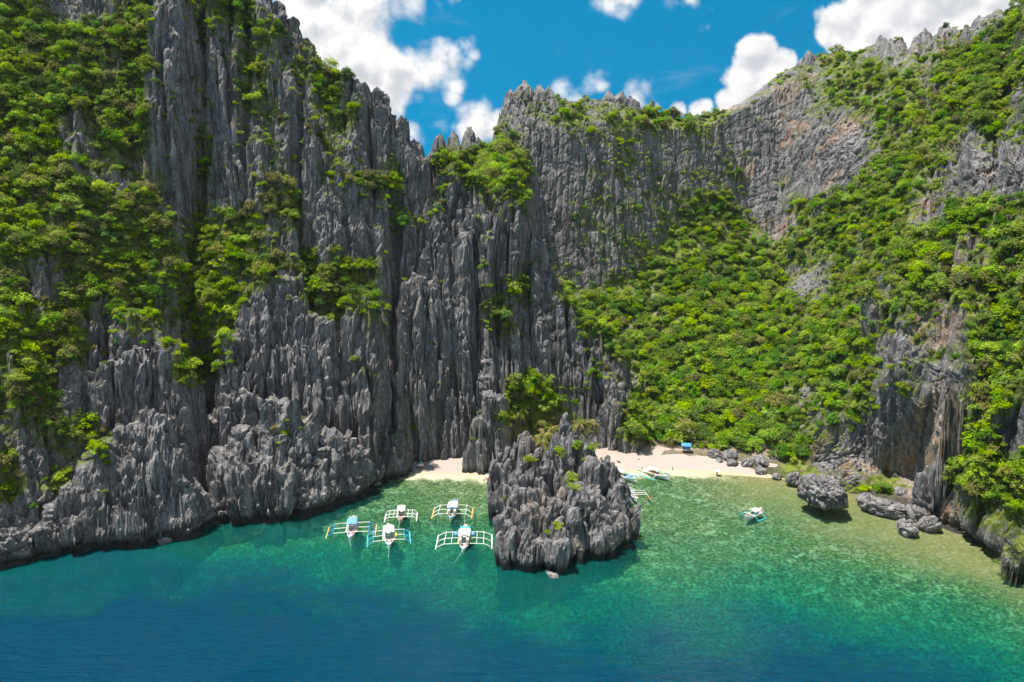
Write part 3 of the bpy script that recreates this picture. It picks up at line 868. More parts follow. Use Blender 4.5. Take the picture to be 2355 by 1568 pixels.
c = t.mix(t.math('MULTIPLY', t.ramp(sx.outputs[0], 60, 100), t.ramp(edge, -2.2, -.5, 0, .75)), c, t.mix(fine, rgb(.10, .085, .03), rgb(.25, .23, .10)))
b = pbsdf(t, c, .95, bump(t, fine, .5, .5), .05)
t.link(b.outputs[0], out.inputs[0])

msand, t, out = new_mat('sand')
pos = t.n('ShaderNodeNewGeometry').outputs['Position']
sx = t.n('ShaderNodeSeparateXYZ')
t.link(pos, sx.inputs[0])
c = t.mix(t.noise(pos, .35, 6, .65), rgb(.285, .232, .198), rgb(.350, .300, .270))
c = t.mix(t.ramp(sx.outputs[2], .55, .1), c, rgb(.36, .30, .20))
lit = t.math('MULTIPLY', t.ramp(sx.outputs[2], 2.2, 3.4), t.ramp(t.noise(pos, .5, 5, .7), .42, .62))
c = t.mix(t.math('MULTIPLY', lit, .8), c, rgb(.25, .15, .09))
b = pbsdf(t, c, .95, bump(t, t.noise(pos, 1.4, 6, .7), .4, .4), .05)
t.link(b.outputs[0], out.inputs[0])

zc = np.maximum.reduce([BZn[:-1, :-1], BZn[1:, :-1], BZn[:-1, 1:], BZn[1:, 1:]])
seabed = sheet('seabed', BXX, BYY, BZn, zc <= .05, None, mseab, True)
seabed['kind'] = 'structure'
qc = (BQ[:-1] + BQ[1:]) / 2
qq = np.repeat(qc[None], len(yl) - 1, 0)
left_b = (zc > .05) & (qq < .02)
right_b = (zc > .05) & (qq >= .02)
for nm, mk in (('beach', left_b), ('beach', right_b)):
    o = sheet(nm, BXX, BYY, BZn, mk, None, msand, True)
    o['kind'] = 'structure'

# ------------------------------------------------------------------ sea
sxs = np.concatenate([np.linspace(-1500, -260, 14), np.linspace(-240, 240, 321), np.linspace(260, 1500, 14)])
sys_ = np.concatenate([np.linspace(-1500, 10, 14), np.linspace(20, 320, 201)])
SX, SY = np.meshgrid(sxs, sys_)
BD = -bed_height(SX, SY)
deepside = np.clip(np.maximum(np.abs(SX) - 300, 0) * .05 + np.maximum(20 - SY, 0) * .05, 0, 40)
SDEP = np.clip(BD, 0, 60) + deepside
msea, t, out = new_mat('sea_water')
pos = t.n('ShaderNodeNewGeometry').outputs['Position']
dpt = t.attr('depth')
dpt = t.math('MULTIPLY', dpt, t.ramp(t.noise(pos, .035, 4, .6), .3, .7, .72, 1.28))


def expk(k):
    return t.math('EXPONENT', t.math('MULTIPLY', dpt, -k))


comb = t.n('ShaderNodeCombineColor')
t.link(expk(.22), comb.inputs[0])
t.link(expk(.085), comb.inputs[1])
t.link(expk(.115), comb.inputs[2])
tr = t.n('ShaderNodeBsdfTransparent')
t.link(comb.outputs[0], tr.inputs[0])
body = t.mix(t.ramp(dpt, 5, 24), rgb(.000, .086, .070), rgb(.000, .037, .072))
amt = t.math('SUBTRACT', 1.0, expk(.12))
blk = t.mix(amt, rgb(0, 0, 0), body)
# wind ripples: long low crests across the wind with smaller chop over them
mp = t.n('ShaderNodeMapping')
mp.inputs['Rotation'].default_value = (0, 0, R(-17))
mp.inputs['Scale'].default_value = (.30, 1.0, 1)
t.link(pos, mp.inputs['Vector'])
r1 = t.noise(mp.outputs[0], .62, 3, .6, .5)
r2 = t.noise(mp.outputs[0], 1.5, 4, .6, .3)
r0 = t.noise(mp.outputs[0], .12, 2, .5, .3)
hgt = t.math('ADD', t.math('MULTIPLY', r1, 1.0), t.math('ADD', t.math('MULTIPLY', r2, .38), t.math('MULTIPLY', r0, .8)))
nrm = bump(t, hgt, 1.0, 2.4)
df = t.n('ShaderNodeBsdfDiffuse')
t.link(blk, df.inputs['Color'])
t.link(nrm, df.inputs['Normal'])
ad = t.n('ShaderNodeAddShader')
t.link(tr.outputs[0], ad.inputs[0])
t.link(df.outputs[0], ad.inputs[1])
gl = t.n('ShaderNodeBsdfGlossy')
gl.inputs['Roughness'].default_value = .08
gl.inputs['Color'].default_value = rgb(1, 1, 1)
t.link(nrm, gl.inputs['Normal'])
fr = t.n('ShaderNodeFresnel')
fr.inputs['IOR'].default_value = 1.33
t.link(nrm, fr.inputs['Normal'])
mx = t.n('ShaderNodeMixShader')
t.link(t.math('MULTIPLY', fr.outputs[0], .26), mx.inputs[0])
t.link(ad.outputs[0], mx.inputs[1])
t.link(gl.outputs[0], mx.inputs[2])
t.link(mx.outputs[0], out.inputs[0])
sea = sheet('sea', SX, SY, np.zeros_like(SX), None, {'depth': SDEP}, msea, True)
sea['kind'] = 'structure'

# ------------------------------------------------------------------ thin haze volume added to lift the blackest shadows
mhz, t, out = new_mat('shadow_lift_haze')
pv = t.n('ShaderNodeVolumePrincipled')
pv.inputs['Color'].default_value = rgb(.93, .96, 1.0)
pv.inputs['Density'].default_value = .000025
pv.inputs['Anisotropy'].default_value = .25
t.link(pv.outputs[0], out.inputs['Volume'])
hv = [(x, y, z) for z in (-45, 275) for x, y in ((-1700, -1700), (1700, -1700), (1700, 700), (-1700, 700))]
hme = bpy.data.meshes.new('haze')
hme.from_pydata(hv, [], [(3, 2, 1, 0), (4, 5, 6, 7), (0, 1, 5, 4), (1, 2, 6, 5), (2, 3, 7, 6), (3, 0, 4, 7)])
hme.materials.append(mhz)
haze = bpy.data.objects.new('haze', hme)
COL.objects.link(haze)
haze['kind'] = 'stuff'

# ------------------------------------------------------------------ object helpers


def simple_mat(name, col, rough=.55, var=.12, spec=.3, scale=3.0):
    m, t, out = new_mat(name)
    co = t.n('ShaderNodeTexCoord').outputs['Object']
    n = t.noise(co, scale, 5, .6)
    lo = tuple(c * (1 - var * 1.6) for c in col)
    hi = tuple(min(1, c * (1 + var)) for c in col)
    b = pbsdf(t, t.mix(t.ramp(n, .3, .7), rgb(*lo), rgb(*hi)), rough, bump(t, t.noise(co, scale * 6, 3), .15, .05), spec)
    t.link(b.outputs[0], out.inputs[0])
    return m


class MB:
    """collects simple shapes and links them as one mesh object"""

    def __init__(self):
        self.v, self.f = [], []

    def add(self, v, f):
        n = len(self.v)
        self.v += [tuple(p) for p in v]
        self.f += [tuple(i + n for i in q_) for q_ in f]

    def box(self, c, s, rz=0.0):
        x, y, z = (k / 2 for k in s)
        ca, sa = math.cos(rz), math.sin(rz)
        pts = []
        for a, b_, d_ in ((-1, -1, -1), (1, -1, -1), (1, 1, -1), (-1, 1, -1), (-1, -1, 1), (1, -1, 1), (1, 1, 1), (-1, 1, 1)):
            px, py = a * x, b_ * y
            pts.append((c[0] + px * ca - py * sa, c[1] + px * sa + py * ca, c[2] + d_ * z))
        self.add(pts, [(0, 3, 2, 1), (4, 5, 6, 7), (0, 1, 5, 4), (1, 2, 6, 5), (2, 3, 7, 6), (3, 0, 4, 7)])

    def tube(self, pts, rad, n=6, cap=True):
        pts = [Vector(p) for p in pts]
        if not isinstance(rad, (list, tuple)):
            rad = [rad] * len(pts)
        rings = []
        vs = []
        for i, p in enumerate(pts):
            d_ = (pts[min(i + 1, len(pts) - 1)] - pts[max(i - 1, 0)]).normalized()
            up = Vector((0, 0, 1)) if abs(d_.z) < .95 else Vector((1, 0, 0))
            a = d_.cross(up).normalized()
            b_ = a.cross(d_).normalized()
            rings.append(len(vs))
            for k in range(n):
                t_ = 2 * math.pi * k / n
                vs.append(p + (a * math.cos(t_) + b_ * math.sin(t_)) * rad[i])
        fs = []
        for i in range(len(pts) - 1):
            for k in range(n):
                k2 = (k + 1) % n
                fs.append((rings[i] + k, rings[i] + k2, rings[i + 1] + k2, rings[i + 1] + k))
        if cap:
            fs.append(tuple(range(n - 1, -1, -1)))
            fs.append(tuple(rings[-1] + k for k in range(n)))
        self.add(vs, fs)

    def ball(self, c, r, n=8, m=6):
        if not isinstance(r, (list, tuple)):
            r = (r, r, r)
        vs = []
        for i in range(m + 1):
            th = math.pi * i / m
            for k in range(n):
                ph = 2 * math.pi * k / n
                vs.append((c[0] + r[0] * math.sin(th) * math.cos(ph), c[1] + r[1] * math.sin(th) * math.sin(ph), c[2] + r[2] * math.cos(th)))
        fs = []
        for i in range(m):
            for k in range(n):
                k2 = (k + 1) % n
                fs.append((i * n + k, (i + 1) * n + k, (i + 1) * n + k2, i * n + k2))
        self.add(vs, fs)

    def mesh(self, name, mat, smooth=False):
        me = bpy.data.meshes.new(name)
        me.from_pydata(self.v, [], self.f)
        me.update()
        if mat:
            me.materials.append(mat)
        if smooth:
            me.polygons.foreach_set('use_smooth', [True] * len(me.polygons))
        return me

    def build(self, name, mat, parent=None, smooth=False):
        return link(name, self.mesh(name, mat, smooth), parent)


def link(name, me, parent=None):
    o = bpy.data.objects.new(name, me)
    COL.objects.link(o)
    if parent:
        o.parent = parent
    return o


def tag(o, label, cat, group=None):
    o['label'] = label
    o['category'] = cat
    if group:
        o['group'] = group
    return o


def thing(name, label, cat, loc=(0, 0, 0), rz=0.0, group=None):
    o = bpy.data.objects.new(name, None)
    COL.objects.link(o)
    o.empty_display_size = .5
    o.location = loc
    o.rotation_euler = (0, 0, rz)
    return tag(o, label, cat, group)


def copy_tree(root):
    r = root.copy()
    COL.objects.link(r)
    for ch in root.children:
        c_ = ch.copy()
        COL.objects.link(c_)
        c_.parent = r
        for g in ch.children:
            d_ = g.copy()
            COL.objects.link(d_)
            d_.parent = c_
    return r


#@@PART2@@
# ------------------------------------------------------------------ which parts of the hillsides the bay can see
W_, H_ = 590, 393


class Seen:
    def __init__(self):
        self.buf = np.full((H_ + 120, W_ + 160), 1e9, f32)

    def cell(self, px, py):
        i = np.floor(px / 4.0).astype(int) + 80
        j = np.floor(py / 4.0).astype(int) + 60
        ok = (i >= 0) & (j >= 0) & (i < self.buf.shape[1]) & (j < self.buf.shape[0])
        return np.clip(i, 0, self.buf.shape[1] - 1), np.clip(j, 0, self.buf.shape[0] - 1), ok

    def splat(self, px, py, dep):
        i, j, ok = self.cell(px, py)
        np.minimum.at(self.buf, (j[ok], i[ok]), dep[ok].astype(f32))

    def finish(self):
        b_ = self.buf.copy()
        b_[b_ > 1e8] = 0
        m = b_.copy()
        for k in range(5):
            p_ = np.pad(m, 1, mode='edge')
            m = np.maximum.reduce([p_[1:-1, 1:-1], p_[:-2, 1:-1], p_[2:, 1:-1], p_[1:-1, :-2], p_[1:-1, 2:]])
        self.wide = m

    def test(self, px, py, dep, slack=6.0, wide=False):
        i, j, ok = self.cell(px, py)
        b_ = self.wide if wide else self.buf
        return ok & (dep < b_[j, i] + slack)


seen = Seen()
seen.splat(px2.ravel(), py2.ravel(), dep2.ravel())
seen.finish()

# ------------------------------------------------------------------ the rock islet in the bay
IX, IY = np.meshgrid(np.linspace(-18, 48, 250), np.linspace(160, 236, 290))
IX = IX.astype(f32)
IY = IY.astype(f32)
FOOT = [(-2, 173.5), (4, 174.5), (9, 174), (14, 178), (20, 182), (27, 180), (31, 187), (36, 195), (34, 202), (28, 210), (21, 219), (8, 223), (-4, 221), (-8, 217), (-6, 208), (-3, 195), (-4, 182)]


def poly_dist(x, y, poly):
    inside = np.zeros(x.shape, bool)
    dist = np.full(x.shape, 1e9, f32)
    n = len(poly)
    for k in range(n):
        x1, y1 = poly[k]
        x2, y2 = poly[(k + 1) % n]
        ex, ey = x2 - x1, y2 - y1
        t_ = np.clip(((x - x1) * ex + (y - y1) * ey) / (ex * ex + ey * ey), 0, 1)
        dist = np.minimum(dist, np.hypot(x - x1 - t_ * ex, y - y1 - t_ * ey))
        cr = ((y1 > y) != (y2 > y)) & (x < (x2 - x1) * (y - y1) / (y2 - y1 + 1e-9) + x1)
        inside ^= cr
    return np.where(inside, dist, -dist)


sdi = poly_dist(IX + fbm(IX * .12, IY * .12, 301, 3) * 1.6, IY + fbm(IX * .12, IY * .12, 302, 3) * 1.6, FOOT)
IZ = np.where(sdi > 0, -1 + 3.0 * np.minimum(sdi, 2.4) + .38 * np.clip(sdi - 2.4, 0, 12), -1 + sdi * 2.4)
IPINS = [
    (1291, 972, 210, 1.2, 3.4), (1272, 1003, 208, 1.3, 3.6), (1308, 1010, 209, 1.2, 3.6), (1256, 1030, 205, 1.4, 3.6), (1198, 1016, 213, 1.5, 3.6), (1178, 1032, 214, 1.3, 3.6), (1160, 1045, 215, 1.4, 3.6), (1139, 1060, 216, 1.8, 4),
    (1336, 1008, 208, 1.3, 3.6), (1352, 1022, 208, 1.3, 3.6), (1356, 1042, 208, 1.2, 3.6), (1373, 1066, 211, .9, 3.6), (1387, 1073, 206, 1.2, 3.8), (1402, 1083, 204, 1.5, 4), (1414, 1110, 201, 1.3, 4.2),
    (1214, 1055, 202, 1.5, 3.8), (1193, 1075, 199, 1.8, 3.8), (1250, 1040, 206, 1.4, 3.6), (1234, 1048, 208, 1.2, 3.6), (1176, 1100, 194, 2.0, 4), (1163, 1135, 190, 2.0, 4), (1155, 1185, 184, 1.9, 4.2), (1152, 1240, 179, 1.8, 4.5),
    (1356, 1088, 200, 1.5, 3.8), (1338, 1125, 195, 1.8, 3.8), (1362, 1140, 193, 1.6, 3.8), (1320, 1150, 190, 2, 4), (1410, 1124, 199, 1.5, 3.8), (1397, 1140, 197, 1.6, 3.8), (1438, 1165, 199, 1.3, 3.8), (1450, 1172, 198, 1.2, 4), (1422, 1190, 195, 1.6, 4), (1367, 1150, 194, 1.8, 4),
    (1250, 1186, 184, 1.6, 4), (1232, 1200, 183, 1.6, 4), (1281, 1215, 181, 1.8, 4.2), (1265, 1150, 189, 1.8, 3.6), (1230, 1110, 195, 1.6, 3.6), (1205, 1130, 191, 1.7, 3.8), (1300, 1100, 198, 1.4, 3.6), (1310, 1190, 185, 1.7, 4), (1200, 1180, 184, 1.8, 4.2), (1190, 1240, 178, 1.8, 4.4), (1352, 1200, 188, 2, 4.4), (1382, 1200, 188, 1.8, 4.4), (1345, 1210, 186, 2, 4.4), (1270, 1265, 177, 1.6, 5), (1320, 1250, 181, 1.6, 5), (1407, 1215, 189, 1.5, 5), (1382, 1250, 184, 1.6, 5), (1205, 1275, 176, 1.6, 5),
]
for i, (px, py, Yp, wr, st) in enumerate(IPINS):
    p = unproj_Y(px, py, Yp)
    wx = perlin(IX * .3, IY * .3, 390 + i) * .8
    wy = perlin(IX * .3 + 9, IY * .3, 490 + i) * .8
    dx = IX - p[0] + wx
    dy = (IY - p[1] + wy) / 1.25
    ang = np.arctan2(dy, dx)
    r = np.hypot(dx, dy) * (1 + .16 * np.sin(ang * 3 + i) + .1 * np.sin(ang * 7 + 2 * i))
    zz = p[2] + 1.2 - 1.9 * np.minimum(r, wr * .7) - st * np.maximum(r - wr * .7, 0) - st * .8 * np.maximum(r - wr - 3, 0)
    IZ = np.maximum(IZ, np.where(sdi > -1.5, zz, -20))
IZ = IZ.astype(f32)
Nn = normals(IX, IY, box_blur(box_blur(IZ, 3, 0), 3, 1))
ux = IX + fbm(IX * .15, IY * .15 + IZ * .02, 311, 3) * .9
uy = IY + IZ * .06 + fbm(IX * .15 + 30, IY * .15 + IZ * .02, 312, 3) * .9
d = relief(ux, uy, Nn[..., 0], Nn[..., 1], ((6.5, 2.4, 321, .25, .5), (2.6, .95, 331, .22, .34), (1.1, .5, 341, .3, .34)))
d += .35 * (1 - 2 * np.abs(perlin(ux * .8, uy * .8, 351)))
d -= .8 * sstep(.5, .75, perlin(IX * .05 + IY * .05, IZ * .3 + .08 * IX, 352))
d *= .55 + .65 * sstep(-.3, .4, fbm(IX * .07 + IZ * .02, IY * .07 + IZ * .05, 353, 2))
d -= .9 * sstep(.08, .02, np.abs(perlin(IX * .09 - IZ * .08 + 3, IY * .07 + IZ * .09, 354)))
d *= sstep(.15, .5, np.hypot(Nn[..., 0], Nn[..., 1]))
IX2 = IX + Nn[..., 0] * d * .6
IY2 = IY + Nn[..., 1] * d * .6
IZ2 = IZ + d * .95 * sstep(.3, 3, IZ)
nt = np.exp(-((IZ2 - .4) / 1.9) ** 2) * (2.3 + fbm(IX * .12, IY * .12, 361, 2))
low = sstep(1.0, -3, IZ2) * 3.0
IX2 = (IX2 + 1.2 - Nn[..., 0] * (nt + low * .6)).astype(f32)
IY2 = (IY2 - Nn[..., 1] * (nt + low * .6)).astype(f32)
IZ2 = IZ2.astype(f32)
zmax = np.maximum.reduce([IZ2[:-1, :-1], IZ2[1:, :-1], IZ2[:-1, 1:], IZ2[1:, 1:]])
islet = sheet('rock_islet', IX2, IY2, IZ2, zmax > -11, {'cover': np.zeros_like(IZ2), 'stain': sstep(.35, .7, fbm(IX * .12, IZ2 * .12, 371, 3)) * .6}, M_ROCK)
tag(islet, 'jagged grey limestone islet standing alone in the middle of the bay', 'rock islet')
ipx, ipy, idep = project(IX2, IY2, IZ2)
INf = normals(IX2, IY2, IZ2)

ALLP = np.stack([np.concatenate([px2.ravel(), ipx.ravel()]), np.concatenate([py2.ravel(), ipy.ravel()]), np.concatenate([dep2.ravel(), idep.ravel()])], 1)
ALLX = np.stack([np.concatenate([X2.ravel(), IX2.ravel()]), np.concatenate([Y2.ravel(), IY2.ravel()]), np.concatenate([Z2.ravel(), IZ2.ravel()])], 1)


def hit(px, py, r=5.0):
    """the nearest rock or soil met on the sight line of (px, py)"""
    m = (np.abs(ALLP[:, 0] - px) < r) & (np.abs(ALLP[:, 1] - py) < r)
    ii = np.where(m)[0]
    if len(ii) == 0:
        return Vector(ground(px, py, 2.0))
    k = ii[np.argmin(ALLP[ii, 2])]
    return Vector(ALLX[k])


M_REEF = simple_mat('reef_rock_brown', (.075, .058, .032), .8, .4, .2, 1.0)

# ------------------------------------------------------------------ loose rocks
def boulder(name, px, py, rad, label, group=None, seed=0, sink=.25, undercut=.0, n=44):
    g = ground(px, py, 0)
    rx, ry, rz = rad
    th = np.linspace(0.02, math.pi - .02, int(n * .7))
    ph = np.linspace(0, 2 * math.pi, n, endpoint=False)
    T, P_ = np.meshgrid(th, ph, indexing='ij')
    x = np.sin(T) * np.cos(P_)
    y = np.sin(T) * np.sin(P_)
    z = np.cos(T)
    sc_ = max(rad)
    rr = 1 + .20 * fbm(x * 1.3 + z * .9 + seed * 3.1, y * 1.3 - z * .7, 500 + seed, 3)
    f1, f2, rid = worley((x + z * .4) * sc_ * .55 + seed, (y * .8 - z * .5) * sc_ * .55 + 7, 520 + seed)
    rr = rr + (sstep(0, .3, f2 - f1) * .5 - f1 * .7 + rid * .5) * .22
    rr = rr * (1 + .06 * perlin(x * 9 + z * 4 + seed, y * 9 - z * 4, 540 + seed))
    if undercut:
        rr = rr * (1 - undercut * sstep(-.05, -.75, z))
    V = np.stack([x * rr * rx, y * rr * ry, z * rr * rz], -1).reshape(-1, 3)
    F = []
    m_ = len(th)
    for i in range(m_ - 1):
        for k in range(n):
            k2 = (k + 1) % n
            F.append((i * n + k, (i + 1) * n + k, (i + 1) * n + k2, i * n + k2))
    F.append(tuple(range(n)))
    F.append(tuple((m_ - 1) * n + k for k in range(n - 1, -1, -1)))
    me = bpy.data.meshes.new(name)
    me.from_pydata([tuple(v) for v in V], [], F)
    me.materials.append(M_ROCK2)
    o = link(name, me)
    o.location = (g[0], g[1] + ry * .5, rz * (1 - 2 * sink) + max(0, float(bed_height(np.array([g[0]]), np.array([g[1]]))[0])) * .7)
    o.rotation_euler = (0, 0, seed * 1.7)
    return tag(o, label, 'rock', group)


boulder('boulder', 1900, 1184, (7.2, 6.4, 6.6), 'large dark grey boulder standing in the shallows off the right shore', None, 1, .13, .45, 84)
boulder('boulder', 1828, 1117, (2.9, 2.6, 2.7), 'small round dark boulder at the right end of the beach', None, 2, .2, .2)
LR = [(1751, 1092, 2.1, 'flat brownish rock on the sand at the right end of the beach'), (1787, 1102, 1.9, 'low wedge rock half on the sand just left of the small round boulder'),
      (1684, 1077, 2.2, 'rounded pale rock on the sand under the jungle edge'), (1655, 1070, 1.5, 'small pale rock at the left end of the rocks under the jungle'),
      (1678, 1066, 3.2, 'big craggy dark rock under the jungle edge by the pale rounded rock'), (1643, 1062, 3.0, 'craggy grey rock at the back of the beach, leftmost under the jungle'),
      (1718, 1078, 2.4, 'reddish grey rock under the jungle, right of the pale rounded rock'), (1750, 1078, 3.2, 'dark hollowed rock under the jungle behind the flat brownish rock'),
      (1862, 1112, 2.6, 'low tan rock at the water edge behind the large boulder')]
for i, (px, py, r_, lb) in enumerate(LR):
    boulder('rock', px, py, (r_, r_ * .85, r_ * .75), lb, 'rocks along the back of the beach', 11 + i, .22)
LR2 = [(2040, 1186, (6.4, 3.6, 3.0), 'long low dark rock below the cave with green bushes above it'), (1994, 1162, (3.4, 2.6, 2.4), 'dark rock beside the large boulder at the cave foot'),
       (2108, 1196, (3.2, 2.8, 3.0), 'square dark rock at the foot of the right cliff'), (2090, 1228, (3.3, 2.6, 2.6), 'pale rock standing alone in the shallows below the cave'),
       (2142, 1222, (3.0, 2.6, 2.6), 'tan rock at the waterline against the right cliff'), (2075, 1150, (3.2, 2.5, 2.6), 'sandy coloured rock inside the mouth of the cave')]
for i, (px, py, r_, lb) in enumerate(LR2):
    boulder('rock', px, py, r_, lb, 'rocks at the foot of the right cliff', 31 + i, .22)
boulder('rock', 376, 1250, (1.9, 1.4, 1.1), 'small tan rock breaking the water under the left slab', None, 41, .3)
boulder('rock', 1270, 1326, (2.2, 1.0, .6), 'low tan ledge rock at the front foot of the islet', None, 42, .3)
boulder('rock', 866, 1115, (1.6, 1.2, .9), 'small dark rock in the water off the tip of the left spur', None, 43, .3)
# ------------------------------------------------------------------ leaves


def leaf_material(name, c1, c2):
    m, t, out = new_mat(name)
    rnd = t.n('ShaderNodeObjectInfo').outputs['Random']
    lv = t.attr('leafv')
    c = t.mix(lv, rgb(*c1), rgb(*c2))
    h = t.n('ShaderNodeHueSaturation')
    t.put(h.inputs['Hue'], t.ramp(rnd, 0, 1, .480, .518, False))
    t.put(h.inputs['Value'], t.ramp(t.math('FRACT', t.math('MULTIPLY', rnd, 7.3)), 0, 1, .65, 1.3, False))
    t.put(h.inputs['Saturation'], t.ramp(t.math('FRACT', t.math('MULTIPLY', rnd, 3.7)), 0, 1, .85, 1.08, False))
    t.link(c, h.inputs['Color'])
    d1 = t.n('ShaderNodeBsdfDiffuse')
    t.link(h.outputs[0], d1.inputs['Color'])
    tl = t.n('ShaderNodeBsdfTranslucent')
    t.link(h.outputs[0], tl.inputs['Color'])
    mx = t.n('ShaderNodeMixShader')
    mx.inputs[0].default_value = .42
    t.link(d1.outputs[0], mx.inputs[1])
    t.link(tl.outputs[0], mx.inputs[2])
    t.link(mx.outputs[0], out.inputs[0])
    return m


LEAF = {
    'bright yellow-green': leaf_material('leaf_bright', (.165, .270, .008), (.345, .455, .020)),
    'mid green': leaf_material('leaf_mid', (.112, .215, .010), (.255, .385, .022)),
    'dark green': leaf_material('leaf_dark', (.058, .140, .012), (.145, .265, .024)),
    'pale olive': leaf_material('leaf_pale', (.140, .155, .032), (.290, .290, .085)),
}
M_BARK = simple_mat('bark', (.16, .13, .10), .9, .3)


def crown_mesh(name, mat, seed, lobes=8, per=62, flat=.72, leaf=.24):
    rg = np.random.default_rng(seed)
    vs, fs, lv = [], [], []
    cs = [(0, 0, .25 * flat, .62)]
    for k in range(lobes):
        a = 2 * math.pi * (k + rg.uniform(-.3, .3)) / lobes
        rr = rg.uniform(.30, .82)
        cs.append((math.cos(a) * rr, math.sin(a) * rr, rg.uniform(-.30, .38) * flat, rg.uniform(.20, .46)))
    for (cx, cy, cz, cr) in cs:
        tone = rg.uniform(0, 1)
        for k in range(int(per * (cr / .38))):
            z = rg.uniform(-.35, 1)
            a = rg.uniform(0, 2 * math.pi)
            s = math.sqrt(max(0, 1 - z * z))
            dv = Vector((s * math.cos(a), s * math.sin(a), z))
            p = Vector((cx, cy, cz)) + Vector((dv.x, dv.y, dv.z * 1.0)) * cr * rg.uniform(.6, 1.18)
            nrm = (dv * .8 + Vector((-.12, -.05, .6)) + Vector(rg.uniform(-.5, .5, 3))).normalized()
            u = nrm.orthogonal().normalized()
            u.rotate(Matrix.Rotation(rg.uniform(0, 6.28), 3, nrm))
            v = nrm.cross(u)
            L = leaf * rg.uniform(.6, 1.25)
            Wd = L * rg.uniform(.45, .8)
            b0 = len(vs)
            vs += [p - u * L * .5, p + v * Wd * .5 - nrm * .03, p + u * L * .5 - nrm * L * .18, p - v * Wd * .5 - nrm * .03]
            fs.append((b0, b0 + 1, b0 + 2, b0 + 3))
            val = float(np.clip(.25 + .5 * tone + rg.uniform(-.25, .35), 0, 1))
            lv += [val] * 4
    me = bpy.data.meshes.new(name)
    me.from_pydata([tuple(v) for v in vs], [], fs)
    at = me.attributes.new('leafv', 'FLOAT', 'POINT')
    at.data.foreach_set('value', lv)
    me.materials.append(mat)
    me.update()
    return me


def trunk_mesh(seed):
    rg = random.Random(seed)
    mb = MB()
    mb.tube([(0, 0, -1.2), (.03, .02, -.5), (.06, -.02, .0)], [.075, .06, .045], 6)
    for k in range(3):
        a = 2.1 * k + rg.uniform(-.4, .4)
        mb.tube([(.04, 0, -.45), (.04 + .22 * math.cos(a), .22 * math.sin(a), -.1), (.45 * math.cos(a), .45 * math.sin(a), .2)], [.04, .03, .012], 5)
    return mb.mesh('trunk', M_BARK)


CROWNS = {}
for ci, (cn, mt) in enumerate(LEAF.items()):
    CROWNS[cn] = [crown_mesh('crown', mt, 40 + 7 * k + ci, lobes=7 + k % 3, per=88, flat=(.85, 1.0, 1.15, .9)[k], leaf=(.185, .17, .205, .18)[k]) for k in range(4)]
TRUNKS = [trunk_mesh(k) for k in range(3)]
COLS_ = list(LEAF)

# ------------------------------------------------------------------ where growth stands
fa = np.linalg.norm(np.cross(np.stack([X2[1:, :-1] - X2[:-1, :-1], Y2[1:, :-1] - Y2[:-1, :-1], Z2[1:, :-1] - Z2[:-1, :-1]], -1),
                             np.stack([X2[:-1, 1:] - X2[:-1, :-1], Y2[:-1, 1:] - Y2[:-1, :-1], Z2[:-1, 1:] - Z2[:-1, :-1]], -1)), axis=-1)
vp = veg_at(px2, py2)[:-1, :-1]
cl_n = fbm(X2 * .07 + Z2 * .03, Y2 * .07 + Z2 * .06, 131, 3)[:-1, :-1]
cl_f = fbm(X2 * .16 + Z2 * .06, Y2 * .16 + Z2 * .12, 132, 2)[:-1, :-1]
st_ = steep[:-1, :-1]
dens_w = sstep(.30, .66, vp + .26 * cl_n + .26 * cl_f + .10 * (Nf[:-1, :-1, 2] - .3)) * (.3 + .7 * vp)
zok = (Z2[:-1, :-1] > 3.0) & (px2[:-1, :-1] > -260) & (px2[:-1, :-1] < 2620) & (py2[:-1, :-1] > -170)
zok = zok & ~((X2[:-1, :-1] / Y2[:-1, :-1] > .52) & (Z2[:-1, :-1] < 13))
vis = seen.test(px2[:-1, :-1].ravel(), py2[:-1, :-1].ravel(), dep2[:-1, :-1].ravel(), 10.0, True).reshape(zok.shape)
wgt = np.minimum(fa, 3.0) * dens_w * zok * vis
far_f = 1 - .25 * sstep(300, 430, Y2[:-1, :-1])
grove = (px2[:-1, :-1] > 1135) & (px2[:-1, :-1] < 1400) & (py2[:-1, :-1] > 905) & (Y2[:-1, :-1] < 292) & (Z2[:-1, :-1] < 16)
wgt = wgt * far_f * ~grove
NT_ = int(min(wgt.sum() * .15, 24000))
print('plants', NT_, wgt.sum())
cum = np.cumsum(wgt.ravel())
pick = np.searchsorted(cum, RNG.uniform(0, cum[-1], NT_))
tx, ty, tz = X2[:-1, :-1].ravel()[pick], Y2[:-1, :-1].ravel()[pick], Z2[:-1, :-1].ravel()[pick]
tn = Nf[:-1, :-1].reshape(-1, 3)[pick]
tv = vp.ravel()[pick]
tst = st_.ravel()[pick]
tpx, tpy, tdep = project(tx, ty, tz)
is_tree = (tv + RNG.uniform(-.2, .2, NT_) > .66)
rad = np.where(is_tree, 1.2 + 2.9 * RNG.uniform(0, 1, NT_) ** 1.5, RNG.uniform(.8, 1.9, NT_)) * np.where((tst < .62), 1.12, .92)
lift_ = np.where(is_tree, .62, .25) * rad
cx_ = tx + tn[:, 0] * rad * .25
cy_ = ty + tn[:, 1] * rad * .25
cz_ = tz + lift_
toneq = RNG.uniform(0, 1, NT_) + .25 * fbm(tx * .05, ty * .05 + tz * .05, 151, 2)
valley = (tpx > 1290) & (tpx < 1950) & (tpy > 470)
ccol = np.select([toneq < .14 + .16 * valley, toneq < .46 + .20 * valley, toneq < .84 + .10 * valley], [2, 1, 0], 3)
rank = rad / tdep * np.where(seen.test(tpx, tpy, tdep, 5.0), 1.0, .2) * np.where((tpx > 0) & (tpx < 2354) & (tpy > 0), 1, .05)

